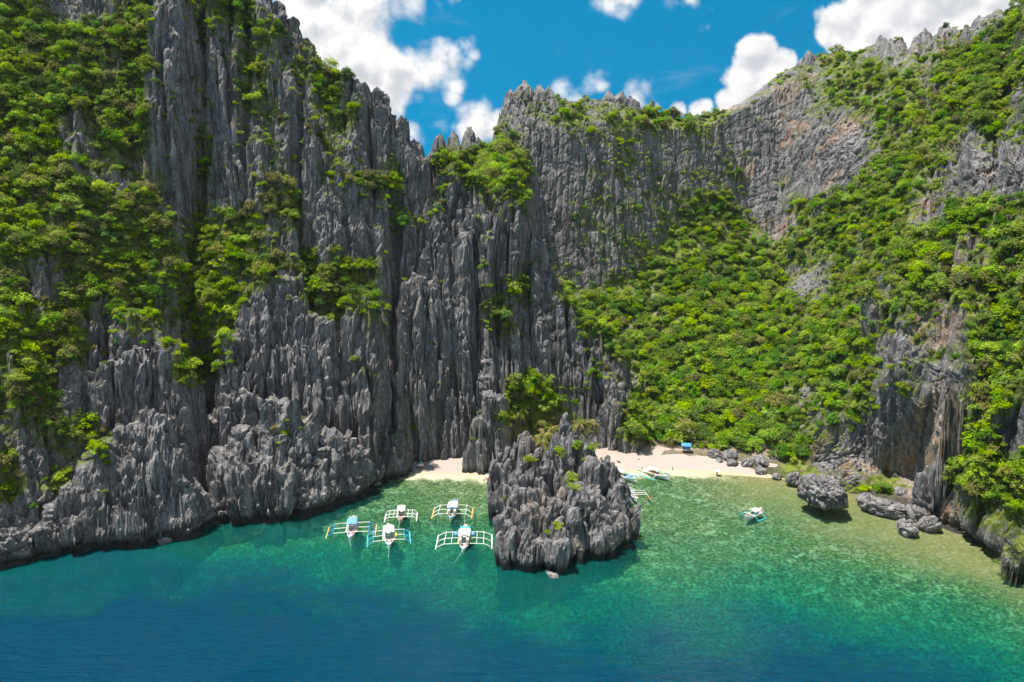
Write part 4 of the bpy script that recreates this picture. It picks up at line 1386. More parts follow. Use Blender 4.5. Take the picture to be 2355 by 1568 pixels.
MARKS = [
    (400, 150, 'tall grey pillar'), (510, 240, 'second grey pillar'), (205, 260, 'left rock tooth'), (95, 640, 'left edge tower'), (130, 60, 'top left rocks'), (30, 300, 'left hillside'), (250, 560, 'left hillside gully'), (60, 900, 'left edge cliff'),
    (300, 710, 'left spires'), (385, 800, 'left spires'), (470, 620, 'dark gully'), (560, 540, 'wooded ledge'), (645, 500, 'lone spire'), (600, 640, 'broad buttress'), (740, 390, 'thin spire'), (840, 200, 'left skyline'), (700, 110, 'left skyline shoulder'), (900, 300, 'descending left ridge'),
    (760, 650, 'green ledge'), (860, 470, 'middle spires'), (960, 640, 'central spire'), (1060, 540, 'rounded buttress'), (1100, 420, 'ridge gap'), (1175, 400, 'needle spire'), (1150, 360, 'green saddle'), (1060, 310, 'far rock teeth'), (1270, 640, 'right central spire'), (1210, 720, 'green chimney'), (1240, 960, 'palm grove'),
    (1210, 210, 'square summit tower'), (1400, 230, 'plateau rim'), (1540, 280, 'right plateau rim'), (1300, 450, 'grey back wall'), (1450, 520, 'wooded back wall'), (1620, 460, 'back wall foot'), (1700, 330, 'bare right wall'), (1850, 130, 'right summit'), (2000, 200, 'upper right slope'), (2080, 110, 'rocky right skyline'), (2200, 240, 'grassy right spur'), (2310, 130, 'top right slope'),
    (1400, 720, 'valley head'), (1520, 640, 'upper jungle'), (1660, 600, 'middle jungle'), (1560, 800, 'lower jungle'), (1700, 850, 'lower jungle'), (1450, 880, 'last rock teeth'), (1530, 960, 'sand edge trees'), (1650, 980, 'blue hut'), (1790, 960, 'bare branched tree'), (1830, 790, 'jungle edge'), (1900, 600, 'right cliff ribs'),
    (2030, 560, 'right hanging garden'), (2160, 520, 'grassy cliff top'), (2270, 500, 'right ledge'), (2020, 720, 'dark rock block'), (2170, 700, 'red rock scar'), (1950, 900, 'cave ribs'), (2080, 900, 'cave roof'), (2200, 900, 'pale rock pillar'), (2290, 800, 'right edge jungle'), (2290, 1050, 'right edge cliff'), (2330, 1200, 'low right edge cliff'), (2250, 350, 'upper right cave'),
]
ZONES = [
    (lambda x, y: 1290 < x < 1900 and y > 700, 'lower jungle slope'), (lambda x, y: 1290 < x < 1900 and y > 440, 'upper jungle slope'), (lambda x, y: 1140 < x < 1720, 'back wall rim'),
    (lambda x, y: x >= 1720 and y < 480, 'right mountain'), (lambda x, y: x >= 1720, 'right cliff'), (lambda x, y: x < 620 and y < 500, 'upper left hillside'), (lambda x, y: x < 620, 'lower left hillside'), (lambda x, y: True, 'central ridge')]


def zone(px, py):
    for f, a in ZONES:
        if f(px, py):
            return a


def place_words(px, py):
    k = min(range(len(MARKS)), key=lambda i: (MARKS[i][0] - px) ** 2 + (MARKS[i][1] - py) ** 2)
    mx_, my_, nm = MARKS[k]
    dx, dy = px - mx_, py - my_
    if dx * dx + dy * dy < 24 ** 2:
        return f'right on the {nm}'
    v = 'above' if dy < -16 else ('below' if dy > 16 else '')
    h = 'left of' if dx < -16 else ('right of' if dx > 16 else '')
    if v and h:
        return f'{v} {h} the {nm}'
    return f'{v or h} the {nm}'


PLANTED = []


def plant(kind, i):
    cn = COLS_[ccol[i]]
    noun = 'tree' if kind == 'tree' else 'shrub'
    big_ = rad[i] > (2.75 if kind == 'tree' else 1.5)
    mid_ = rad[i] > (2.15 if kind == 'tree' else 1.15)
    size = ('broad' if big_ else 'medium' if mid_ else 'small')
    o = thing(noun, f'{size} {cn} {noun} {place_words(tpx[i], tpy[i])}', kind, (float(tx[i]), float(ty[i]), float(tz[i])), float(RNG.uniform(0, 6.28)), f'{kind}s on the {zone(tpx[i], tpy[i])}')
    PLANTED.append((o, float(tpx[i])))
    s = float(rad[i])
    off = Vector((float(cx_[i] - tx[i]), float(cy_[i] - ty[i]), float(lift_[i])))
    off.rotate(Matrix.Rotation(-o.rotation_euler.z, 3, 'Z'))
    c_ = link('crown', CROWNS[cn][i % 4], o)
    c_.location = off
    c_.scale = (s, s, s * random.uniform(.85, 1.1))
    t_ = link('trunk', TRUNKS[i % 3], o)
    t_.location = off * .9
    t_.scale = (s, s, s)
    return o


single = {}
order = np.argsort(-rank)
for kind, sel in (('tree', is_tree), ('shrub', ~is_tree)):
    top = [i for i in order if sel[i]][:290 if kind == 'tree' else 270]
    for i in top:
        plant(kind, i)
        single[i] = True
# look-alikes side by side are told apart by their order from the left
twins = {}
for o, x in PLANTED:
    twins.setdefault(o['label'], []).append((x, o))
ORD = ['second', 'third', 'fourth', 'fifth', 'sixth', 'seventh', 'eighth']
for lb, lst in twins.items():
    if len(lst) > 1:
        lst.sort(key=lambda a: a[0])
        for k, (x, o) in enumerate(lst):
            o['label'] = lb + ', ' + ('leftmost' if k == 0 else 'rightmost' if k == len(lst) - 1 else ORD[min(k - 1, 6)] + ' from left')
rest = np.array([i for i in range(NT_) if i not in single])


def scatter(name, idx, label):
    """the many further plants of a kind as one object of points that carry the same crowns"""
    me = bpy.data.meshes.new(name)
    me.vertices.add(len(idx))
    me.vertices.foreach_set('co', np.stack([cx_[idx], cy_[idx], cz_[idx]], 1).astype(f32).ravel())
    for k, v in (('scl', rad[idx]), ('rot', RNG.uniform(0, 6.28, len(idx)))):
        a = me.attributes.new(k, 'FLOAT', 'POINT')
        a.data.foreach_set('value', v.astype(f32))
    a = me.attributes.new('pick', 'INT', 'POINT')
    a.data.foreach_set('value', (ccol[idx] * 4 + RNG.integers(0, 4, len(idx))).astype(np.int32))
    o = link(name, me)
    ng = bpy.data.node_groups.new(name, 'GeometryNodeTree')
    ng.interface.new_socket('Geometry', in_out='INPUT', socket_type='NodeSocketGeometry')
    ng.interface.new_socket('Geometry', in_out='OUTPUT', socket_type='NodeSocketGeometry')
    gi = ng.nodes.new('NodeGroupInput')
    go = ng.nodes.new('NodeGroupOutput')
    jn = ng.nodes.new('GeometryNodeJoinGeometry')
    srcs = []
    for cn in COLS_:
        for k in range(4):
            srcs.append(SRC[cn][k])
    for s_ in reversed(srcs):
        oi = ng.nodes.new('GeometryNodeObjectInfo')
        oi.inputs['Object'].default_value = s_
        oi.inputs['As Instance'].default_value = True
        oi.transform_space = 'ORIGINAL'
        ng.links.new(oi.outputs['Geometry'], jn.inputs[0])
    ip = ng.nodes.new('GeometryNodeInstanceOnPoints')
    ip.inputs['Pick Instance'].default_value = True
    ng.links.new(gi.outputs[0], ip.inputs['Points'])
    ng.links.new(jn.outputs[0], ip.inputs['Instance'])

    def na(nm, ty):
        nd = ng.nodes.new('GeometryNodeInputNamedAttribute')
        nd.data_type = ty
        nd.inputs['Name'].default_value = nm
        return nd.outputs[0]
    ng.links.new(na('pick', 'INT'), ip.inputs['Instance Index'])
    cb = ng.nodes.new('ShaderNodeCombineXYZ')
    ng.links.new(na('rot', 'FLOAT'), cb.inputs[2])
    er = ng.nodes.new('FunctionNodeEulerToRotation')
    ng.links.new(cb.outputs[0], er.inputs[0])
    ng.links.new(er.outputs[0], ip.inputs['Rotation'])
    ng.links.new(na('scl', 'FLOAT'), ip.inputs['Scale'])
    ng.links.new(ip.outputs[0], go.inputs[0])
    md = o.modifiers.new('growth', 'NODES')
    md.node_group = ng
    o['kind'] = 'stuff'
    o['label'] = label
    return o


# the crowns that the scatter copies are those of single plants already standing in the scene
SRC = {cn: [] for cn in COLS_}
for cn in COLS_:
    for k in range(4):
        s_ = next(o for o in bpy.data.objects if o.type == 'MESH' and o.data == CROWNS[cn][k])
        SRC[cn].append(s_)
scatter('forest', rest[is_tree[rest]], 'closed green forest canopy over the hillsides round the bay')
scatter('scrub', rest[~is_tree[rest]], 'low green scrub growing in the cracks of the grey cliffs')


# single plants one can point at: (px, py, size, colour, label)
def bush(px, py, r_, cn, label, k=0, n=1, kind='shrub', sx=1.0, sz=.8):
    p = hit(px, py)
    o = thing('shrub' if kind == 'shrub' else 'tree', label, kind, p, random.uniform(0, 6))
    for j in range(n):
        c_ = link('crown', CROWNS[cn][(k + j) % 4], o)
        c_.location = (random.uniform(-.8, .8) * r_ * (n > 1), random.uniform(-.5, .5) * r_ * (n > 1), r_ * .3 + random.uniform(-.3, .4) * r_ * (n > 1))
        c_.scale = (r_ * sx, r_ * sx, r_ * sz)
        c_.rotation_euler = (0, 0, random.uniform(0, 6))
    t_ = link('trunk', TRUNKS[k % 3], o)
    t_.location = (0, 0, r_ * .3)
    t_.scale = (r_, r_, r_)
    return o


BY = 'bright yellow-green'
bush(1284, 1042, 1.9, BY, 'bright yellow-green shrub near the top of the islet', 0, 2)
bush(1215, 1062, 1.8, BY, 'yellow-green shrub on the left shoulder of the islet', 1, 2)
bush(1308, 1100, 1.9, BY, 'bright tall shrub in the middle of the islet, upper of the pair', 2, 2)
bush(1318, 1128, 1.5, BY, 'bright shrub in the middle of the islet, lower of the pair', 3, 2)
bush(1277, 1213, 1.7, BY, 'yellow-green shrub low on the front of the islet', 0, 2)
bush(1263, 1228, 1.1, 'mid green', 'small green tuft low on the front of the islet beside the yellow shrub', 1)
bush(1324, 1025, 1.7, 'mid green', 'green plant filling the cleft at the top of the islet', 2, 2)
bush(1358, 1030, 1.9, 'mid green', 'green shrub behind the right top of the islet', 3, 2)
bush(1155, 1150, .8, 'pale olive', 'small olive tuft on the left back flank of the islet', 0)
bush(243, 1128, 1.2, 'mid green', 'single round green shrub in the middle of the left slab', 1)
bush(228, 1030, 2.3, BY, 'bright sloping shrub patch behind the top of the left slab', 2, 3)
bush(150, 1085, 2.1, BY, 'bright shrub at the upper left edge of the left slab', 3, 2)
bush(232, 1172, .6, 'pale olive', 'tiny olive tuft on the lower face of the left slab', 0)
bush(18, 1120, 3.0, BY, 'bright green bush low on the cliff at the left picture edge', 1, 3)
bush(470, 830, 3.0, 'mid green', 'large green bush between the left spires and the broad buttress', 2, 3)
bush(505, 845, 2.4, 'mid green', 'green bush beside the broad buttress, right of the large bush', 0, 2)
bush(655, 970, .9, BY, 'bright tuft on the top of the low spur', 3)
bush(645, 1020, 1.0, BY, 'yellow-green tuft in the middle of the low spur', 0)
bush(695, 985, .9, 'mid green', 'green tuft right of the top of the low spur', 1)
bush(968, 1040, 1.2, 'mid green', 'green shrub at the cliff foot above the left sand', 2)
bush(1082, 1010, 1.3, 'mid green', 'green shrub on the cliff right of the left sand', 3)
bush(1040, 850, 1.5, 'mid green', 'vivid green shrub alone on the central buttress face', 0, 2)
bush(820, 830, 1.7, BY, 'yellow-green shrub on top of the buttress left of the tall chimney', 1, 2)
bush(1005, 885, .9, 'pale olive', 'olive tuft on the central buttress face', 2)
bush(1312, 900, 1.6, 'mid green', 'green shrub on the spires above the palm grove', 0, 2)
bush(1455, 1015, .9, BY, 'small yellow tuft on the last spire beside the right beach', 1)
bush(1340, 1055, .8, BY, 'small bright tuft at the foot of the spire by the right sand', 2)
bush(930, 640, 1.1, BY, 'yellow tuft on the tip of the left central spire', 3)
bush(1125, 545, 1.3, BY, 'yellow-green shrub on the ridge right of the round top', 0)
bush(830, 625, 3.0, 'mid green', 'round leafy tree on the ledge left of the central spire', 1, 3, 'tree')
bush(745, 665, 3.0, BY, 'wide bright tree on the ledge above the broad buttress', 2, 3, 'tree')
bush(865, 710, 2.2, BY, 'yellow-green bush on the right end of the ledge above the buttress', 3, 2)
bush(2025, 1125, 2.8, 'mid green', 'bright green bushes on the long low rock below the cave', 0, 3)
bush(1985, 1130, 2.3, BY, 'leftmost green bush on the rocks below the cave', 1, 2)
bush(1512, 985, 3.0, 'mid green', 'leafy tree on the sand edge left of the blue hut', 2, 2, 'tree')
bush(1540, 1010, 2.0, 'mid green', 'low green bush at the top of the sand left of the blue hut', 3, 2)
bush(1640, 1030, 2.6, BY, 'bright bush on the sand edge right of the blue hut', 0, 2)

bush(1790, 935, 4.6, 'pale olive', 'large pale bare-branched tree at the lower right of the jungle', 0, 3, 'tree')
for k_, (gx, gy) in enumerate([(2190, 240), (2215, 222), (2240, 205), (2168, 262)]):
    bush(gx, gy, 3.4, BY, ['lowest but one', 'second highest', 'highest', 'lowest'][k_] + ' vivid green grassy clump on the upper right spur', k_, 3)
for k_, (gx, gy) in enumerate([(2200, 505), (2235, 492), (2268, 488)]):
    bush(gx, gy, 3.2, BY, ['left', 'middle', 'right'][k_] + ' vivid green grassy clump on the top of the right cliff', k_, 3)

# ------------------------------------------------------------------ coconut palms
M_FROND = leaf_material('palm_leaf', (.085, .13, .015), (.24, .26, .05))
M_FDRY = leaf_material('palm_leaf_dry', (.20, .16, .05), (.38, .32, .14))
M_PBARK = simple_mat('palm_bark', (.30, .26, .20), .9, .2, .2, 2)


def frond_mesh(mat, seed):
    rg = random.Random(seed)
    pts = [Vector((0, 0, 0)), Vector((.75, 0, .42)), Vector((1.6, 0, .55)), Vector((2.5, 0, .25)), Vector((3.2, 0, -.45)), Vector((3.65, 0, -1.25))]
    vs, fs, lv = [], [], []

    def at_(s):
        s = s * (len(pts) - 1)
        i = min(int(s), len(pts) - 2)
        return pts[i].lerp(pts[i + 1], s - i)
    n = 13
    for k in range(n):
        s = .12 + .86 * k / (n - 1)
        p = at_(s)
        p2 = at_(min(1, s + .055))
        ln = (1.05 * math.sin(math.pi * min(1, s * .8 + .2)) + .25) * rg.uniform(.85, 1.1)
        for sd in (-1, 1):
            b0 = len(vs)
            tip = p + Vector((ln * .45, sd * ln * .75, -ln * rg.uniform(.35, .6)))
            vs += [p, p2, tip + Vector((.05, 0, 0)), tip]
            fs.append((b0, b0 + 1, b0 + 2, b0 + 3))
            lv += [rg.uniform(.2, .9)] * 4
    b0 = len(vs)
    for i, p in enumerate(pts):
        wd = .07 * (1 - i / 6)
        vs += [p + Vector((0, wd, .02)), p - Vector((0, wd, -.02))]
        lv += [1, 1]
    for i in range(len(pts) - 1):
        fs.append((b0 + 2 * i, b0 + 2 * i + 1, b0 + 2 * i + 3, b0 + 2 * i + 2))
    me = bpy.data.meshes.new('frond')
    me.from_pydata([tuple(v) for v in vs], [], fs)
    a = me.attributes.new('leafv', 'FLOAT', 'POINT')
    a.data.foreach_set('value', lv)
    me.materials.append(mat)
    return me


FR_G = [frond_mesh(M_FROND, k) for k in range(2)]
FR_D = [frond_mesh(M_FDRY, k + 5) for k in range(2)]


def palm(px, py, Yp, label, base_z=None, dry=.2, size=1.0, lean=0.0):
    top = Vector(unproj_Y(px, py, Yp))
    j = hit(px, py + 60)
    gz = base_z if base_z is not None else 3.0
    base = Vector((top.x - lean, top.y + .6, gz - .4))
    o = thing('palm_tree', label, 'palm tree', base, 0, 'coconut palms at the back of the beach')
    t_ = top - base
    mb = MB()
    pts = [(0, 0, 0), (t_.x * .15, t_.y * .2, t_.z * .3), (t_.x * .5, t_.y * .5, t_.z * .65), (t_.x, t_.y, t_.z)]
    mb.tube(pts, [.30, .23, .20, .16], 7)
    mb.build('trunk', M_PBARK, o, True)
    n = 15
    rg = random.Random(int(px * 7 + py))
    for k in range(n):
        a = 2 * math.pi * k / n * 1.0 + rg.uniform(-.25, .25)
        me = (FR_D if rg.random() < dry else FR_G)[k % 2]
        f = link('frond', me, o)
        f.location = t_
        f.rotation_euler = (rg.uniform(-.25, .25), rg.uniform(-.75, .45) if k % 3 else rg.uniform(.1, .75), a)
        s = size * rg.uniform(.82, 1.12)
        f.scale = (s, s, s)
    return o


PALMS = [
    (1188, 925, 284, 'tall palm at the top left of the grove behind the islet', 4.5, .1), (1197, 945, 280, 'leaning palm right below the topmost palm of the grove', 4, .15), (1156, 957, 283, 'dark green palm against the cliff at the left of the grove', 4, .05),
    (1161, 976, 277, 'green palm low at the left edge of the grove by the cliff', 3.2, .1), (1158, 993, 272, 'lowest palm at the left edge of the grove, half in shade', 2.6, .2), (1242, 966, 283, 'yellowish palm in the middle of the grove, leftmost of the bright ones', 4, .4),
    (1258, 969, 285, 'yellow palm in the middle of the grove behind its twin', 4, .5), (1271, 985, 279, 'straw coloured palm just behind the highest tip of the islet', 3.5, .5), (1250, 1000, 274, 'yellow palm above the left shoulder of the islet', 3, .4), (1242, 1016, 269, 'nearest palm of the grove, just behind the islet', 2.6, .4),
    (1304, 986, 281, 'windblown palm with a bare trunk right of the islet tip', 3.5, .4), (1332, 974, 284, 'palm with drooping fronds left of the last palm of the grove', 4, .3), (1366, 976, 283, 'rightmost palm of the grove, against the grey spire', 4, .3),
    (1543, 1010, 281, 'low palm on the sand just left of the blue hut', 3.0, .3), (1571, 975, 283, 'tall thin palm standing in front of the blue hut', 3.0, .3), (1488, 1012, 284, 'dry brown palm at the left end of the right beach', 3.2, .8), (1588, 972, 287, 'thin palm behind the right side of the blue hut', 3.4, .3),
]
for px, py, Yp, lb, bz, dr in PALMS:
    palm(px, py, Yp, lb, bz, dr, random.uniform(1.05, 1.3), random.uniform(-1.5, 1.5))

# undergrowth of the grove
for px, py, r_, cn, lb in [(1215, 1005, 3.2, 'mid green', 'broad green thicket under the palms left of the islet tip'), (1190, 1015, 2.6, 'mid green', 'green thicket at the left foot of the palm grove'), (1300, 955, 2.6, BY, 'bright bush behind the windblown palm'),
                           (1255, 920, 3.0, 'mid green', 'dense green tree above the palm grove'), (1225, 905, 2.6, 'dark green', 'dark green tree above the left of the palm grove'), (1375, 1020, 2.0, BY, 'bright bush at the right foot of the palm grove'), (1275, 945, 2.4, 'mid green', 'green tree right above the yellow palms')]:
    p = Vector(unproj_Y(px, py, 295 if py < 960 else 288))
    p.z = max(p.z - r_ * .4, 2.0)
    o = thing('shrub', lb, 'shrub', p, random.uniform(0, 6))
    for j in range(3):
        c_ = link('crown', CROWNS[cn][j], o)
        c_.location = (random.uniform(-1.2, 1.2) * r_, random.uniform(-.6, .6) * r_, r_ * random.uniform(.1, .5))
        c_.scale = (r_, r_, r_ * .8)

# ------------------------------------------------------------------ boats
M_WHITE = simple_mat('boat_white', (.74, .72, .68), .45, .10, .4, .8)
M_CREAM = simple_mat('boat_cream', (.62, .54, .44), .55, .12, .3, .8)
M_BLUE = simple_mat('boat_blue', (.06, .22, .52), .5, .12)
M_LBLUE = simple_mat('canopy_blue', (.13, .30, .62), .6, .10)
M_CYAN = simple_mat('boat_cyan', (.07, .40, .62), .5, .12)
M_TEAL = simple_mat('boat_teal', (.04, .42, .42), .55, .12)
M_RED = simple_mat('boat_red', (.48, .09, .07), .5, .12)
M_ORANGE = simple_mat('float_orange', (.70, .20, .07), .55, .10)
M_TAN = simple_mat('float_tan', (.62, .36, .14), .6, .14)
M_YELL = simple_mat('kayak_yellow', (.72, .48, .05), .5, .10)
M_GREY = simple_mat('boat_grey', (.22, .23, .25), .65, .12)
M_DARK = simple_mat('boat_interior', (.07, .055, .045), .8, .3)
M_WOOD = simple_mat('boat_deck_wood', (.34, .24, .15), .75, .2)
M_ROPE = simple_mat('rope', (.30, .42, .40), .8, .1)


def hull_at(s):
    """half width, gunwale height, keel height at s (0 stern .. 1 bow)"""
    wv = math.sin(math.pi * min(1, .22 + .62 * s)) ** .8
    if s > .72:
        wv *= max(.04, 1 - ((s - .72) / .28) ** 1.7)
    return wv, .95 + 1.0 * max(0, s - .55) ** 2 * 3.0 + .25 * max(0, .25 - s), -.45 + .9 * max(0, s - .8) ** 2 * 12


def bangka(label, px, py, head, L, span, o_):
    """an outrigger boat; +y of the boat is its bow"""
    g = ground(px, py, 0)
    rz = math.atan2(-head[0], head[1])
    b = thing('outrigger_boat', label, 'outrigger boat', (g[0], g[1], 0), rz, o_.get('group'))
    W = o_.get('W', 1.15)
    hm = o_.get('hull', M_WHITE)
    mb = MB()
    n = 16
    rows = []
    for i in range(n + 1):
        s = i / n
        wv, zg, zk = hull_at(s)
        y = (s - .5) * L
        hw = W * wv
        rows.append([(-hw, y, zg), (-hw * 1.04, y, zg - .18), (-hw * .86, y, .15), (-hw * .45, y, zk + .12), (0, y, zk), (hw * .45, y, zk + .12), (hw * .86, y, .15), (hw * 1.04, y, zg - .18), (hw, y, zg), (hw * .88, y, zg), (hw * .84, y, zg - .3), (-hw * .84, y, zg - .3), (-hw * .88, y, zg)])
    m_ = 13
    vs = [p for r_ in rows for p in r_]
    fs = []
    for i in range(n):
        for k in range(m_):
            k2 = (k + 1) % m_
            fs.append((i * m_ + k, (i + 1) * m_ + k, (i + 1) * m_ + k2, i * m_ + k2))
    fs.append(tuple(range(m_)))
    fs.append(tuple(n * m_ + k for k in range(m_ - 1, -1, -1)))
    mb.add(vs, fs)
    hull = mb.build('hull', hm, b)
    st_m = MB()
    for sd in (-1, 1):
        st_m.tube([(sd * W * hull_at(i / 12)[0] * 1.06, (i / 12 - .5) * L, hull_at(i / 12)[1] - .30) for i in range(13)], .07, 5)
    st_m.build('rubbing_strake', o_.get('strake', M_BLUE), hull)
    # foredeck, open well, stern deck
    fd = MB()
    ys = [.36, .42, .46, .495]
    vs, fs = [], []
    for yv in ys:
        wv, zg, _ = hull_at(yv + .5)
        vs += [(-W * wv * .9, yv * L, zg + .03), (W * wv * .9, yv * L, zg + .03)]
    for i in range(len(ys) - 1):
        fs.append((2 * i, 2 * i + 1, 2 * i + 3, 2 * i + 2))
    fd.add(vs, fs)
    fd.build('foredeck', o_.get('deck', M_WHITE), b)
    wl = MB()
    wl.box((0, .23 * L, .62), (W * 1.1, .24 * L, .10))
    wl.build('well', M_DARK, b)
    for k, yv in enumerate((.16, .23, .30)):
        th_ = MB()
        th_.box((0, yv * L, .86), (W * 1.75 * hull_at(yv + .5)[0], .28, .08))
        th_.build('thwart', M_WOOD, b)
    bow = MB()
    wv, zg, zk = hull_at(1.0)
    bow.tube([(0, L * .485, zk - .1), (0, L * .51, zg * .6), (0, L * .535, zg + .35)], [.16, .13, .07], 6)
    bow.build('stem_post', o_.get('stem', hm), hull)
    # roof on posts
    r0, r1 = o_.get('roof', (-.26, .10))
    rw = o_.get('rw', W * 1.35)
    rh = o_.get('rh', 3.0)
    rf = MB()
    nx = 8
    for lay, zo in ((0, 0), (1, -.07)):
        pass
    vs, fs = [], []
    for yv in (r0 * L, r1 * L):
        for k in range(nx + 1):
            x = -rw + 2 * rw * k / nx
            vs.append((x, yv, rh + .32 * (1 - (x / rw) ** 2)))
        for k in range(nx, -1, -1):
            x = -rw + 2 * rw * k / nx
            vs.append((x, yv, rh - .08 + .32 * (1 - (x / rw) ** 2)))
    mm = 2 * (nx + 1)
    for k in range(mm):
        k2 = (k + 1) % mm
        fs.append((k, k2, mm + k2, mm + k))
    fs.append(tuple(range(mm - 1, -1, -1)))
    fs.append(tuple(range(mm, 2 * mm)))
    rf.add(vs, fs)
    roof = rf.build('roof', o_.get('roof_m', M_WHITE), b)
    rdg = MB()
    rdg.tube([(0, r0 * L, rh + .36), (0, r1 * L, rh + .36)], .05, 5)
    rdg.build('ridge_pole', M_GREY, roof)
    if o_.get('valance'):
        va = MB()
        va.box((0, r1 * L + .05, rh - .10), (rw * 2, .06, .5))
        va.build('valance', o_['valance'], roof)
    for sd in (-1, 1):
        for yv in (r0 + .01, (r0 + r1) / 2, r1 - .01):
            ps = MB()
            xw = min(rw * .93, W * 1.25)
            ps.tube([(sd * xw * .9, yv * L, .9), (sd * xw, yv * L, rh + .05)], .055, 5)
            ps.build('post', M_WHITE, b)
    for sd in (-1, 1):
        bn = MB()
        bn.box((sd * W * .62, (r0 + r1) / 2 * L, 1.15), (.5, (r1 - r0) * L * .92, .35))
        bn.build('bench', o_.get('bench', M_CREAM), b)
        sb = MB()
        sb.box((sd * W * 1.28, (r0 + r1) / 2 * L + .3, 1.0), (.42, (r1 - r0) * L * 1.1, .12))
        sb.build('side_walkway', o_.get('walk', M_CREAM), b)
    if o_.get('cabin'):
        cb = MB()
        zc_ = (rh + .9) / 2
        for sd in (-1, 1):
            cb.box((sd * W * .78, r1 * L + .9, zc_ - .3), (.7, 1.8, rh - 1.2))
        cb.build('cabin_wall', o_['cabin'], b)
    if o_.get('awning'):
        aw = MB()
        aw.box((0, (r0 - .10) * L, rh - .35), (rw * 1.7, .15 * L, .05))
        aw.build('stern_awning', o_['awning'], b)
        for sd in (-1, 1):
            ps = MB()
            ps.tube([(sd * rw * .8, (r0 - .16) * L, .8), (sd * rw * .8, (r0 - .16) * L, rh + .5)], .05, 5)
            ps.build('post', M_WHITE, b)
    sh = MB()
    sh.box((0, -.44 * L, 1.35), (W * 1.1, .09 * L, .8))
    sh.box((0, -.45 * L, 1.9), (W * .7, .06 * L, .5))
    sh.build('engine_box', o_.get('stern', M_CREAM), b)
    if o_.get('cover'):
        cv = MB()
        c0, c1 = o_['cover'][1]
        vs, fs = [], []
        for i in range(9):
            s = c0 + (c1 - c0) * i / 8
            wv, zg, _ = hull_at(s + .5)
            for k in range(5):
                u = -1 + k / 2
                vs.append((u * W * wv * 1.02, s * L, zg + .25 * (1 - u * u) + .04))
        for i in range(8):
            for k in range(4):
                fs.append((i * 5 + k, i * 5 + k + 1, (i + 1) * 5 + k + 1, (i + 1) * 5 + k))
        cv.add(vs, fs)
        cv.build('cover', o_['cover'][0], b)
    if o_.get('mast'):
        ms = MB()
        ms.tube([(0, r0 * L, .8), (0, r0 * L - .2, o_['mast'])], [.07, .03], 5)
        ms.build('mast', M_WHITE, b)
    # outriggers
    h = span / 2
    nb = o_.get('beams', 3)
    bend = o_.get('bend', .72)
    y_s = o_.get('ys', (-.24, .02, .26)) if nb == 3 else (-.2, .22)
    tipm = o_.get('tip')
    zt = 1.35
    for yv in y_s:
        bm = MB()
        bm.tube([(-h * bend, yv * L, zt), (-h * .35, yv * L, zt + .12), (h * .35, yv * L, zt + .12), (h * bend, yv * L, zt)], .095, 6)
        beam = bm.build('outrigger_beam', o_.get('beam', M_WHITE), b)
        for sd in (-1, 1):
            tm = MB()
            tm.tube([(sd * h * bend, yv * L, zt), (sd * h * (bend + (1 - bend) * .55), yv * L, zt - (.22 if o_.get('curve') else .55)), (sd * h * .995, yv * L, .28)], [.115, .10, .085], 6)
            tm.build('beam_tip', tipm or o_.get('beam', M_WHITE), beam)
    rails = o_.get('rails', (.70,))
    for rr in rails:
        for sd in (-1, 1):
            rl = MB()
            rl.tube([(sd * h * rr, (y_s[0] - .02) * L, zt + .14 + .0), (sd * h * rr, (y_s[-1] + .02) * L, zt + .14)], .08, 5)
            rl.build('outrigger_rail', tipm or o_.get('beam', M_WHITE), b)
    fl0, fl1 = o_.get('fl', (y_s[0] - .06, y_s[-1] + .10))
    for sd in (-1, 1):
        fb = MB()
        fb.tube([(sd * h, fl0 * L, .30), (sd * h, fl0 * L + .5, .16), (sd * h, (fl0 + fl1) / 2 * L, .12), (sd * h, fl1 * L - .6, .18), (sd * h, fl1 * L, .42)], [.05, .17, .20, .16, .05], 7)
        fb.build('outrigger_float', o_.get('float', M_WHITE), b)
    for sd in (-1, 1):
        # small things lashed on the side decks, as on every such boat
        gb = MB()
        for k in range(3):
            gb.box((sd * W * .55, (.14 + .06 * k) * L, 1.05), (.45, .4, .35), .3 * k)
        gb.build('gear', (M_RED if sd < 0 else M_GREY), b)
    return b


B = {}
B['canopy'] = bangka('outrigger boat with a blue canopy and orange tan floats, leftmost of the moored boats', 809, 1222, (.14, -.99), 15.5, 14.6,
                     dict(roof_m=M_LBLUE, tip=M_BLUE, float=M_TAN, rails=(.73,), bend=.74, awning=M_GREY, walk=M_CREAM, roof=(-.20, .12), rw=1.55, stern=M_CREAM, W=1.2, ys=(-.22, .02, .24), group='outrigger boats moored in the bay'))
B['red'] = bangka('small white outrigger boat with a red bow and curved white floats', 922, 1190, (.10, -.99), 11.5, 10.2,
                  dict(curve=True, deck=M_RED, stem=M_RED, rails=(.72, .45), bend=.80, roof=(-.30, .12), rw=1.3, rh=2.7, W=.95, strake=M_RED, bench=M_WOOD, stern=M_WHITE, group='outrigger boats moored in the bay'))
B['blue'] = bangka('outrigger boat with a blue bow and valance under a white roof, rearmost moored boat', 1041, 1180, (.0, -1), 15, 13.0,
                   dict(deck=M_BLUE, stem=M_WHITE, hull=M_WHITE, valance=M_CYAN, cabin=M_CREAM, tip=M_WHITE, float=M_TAN, rails=(.68,), bend=.70, awning=M_GREY, roof=(-.14, .18), rw=1.6, W=1.2, stern=M_LBLUE, group='outrigger boats moored in the bay'))
B['cyan'] = bangka('white roofed outrigger boat with cyan floats and a crowded open bow', 894, 1240, (.19, -.98), 14.5, 12.6,
                   dict(tip=M_CYAN, float=M_CYAN, rails=(.73,), bend=.75, roof=(-.22, .12), rw=1.65, W=1.3, mast=5.2, bench=M_TEAL, group='outrigger boats moored in the bay'))
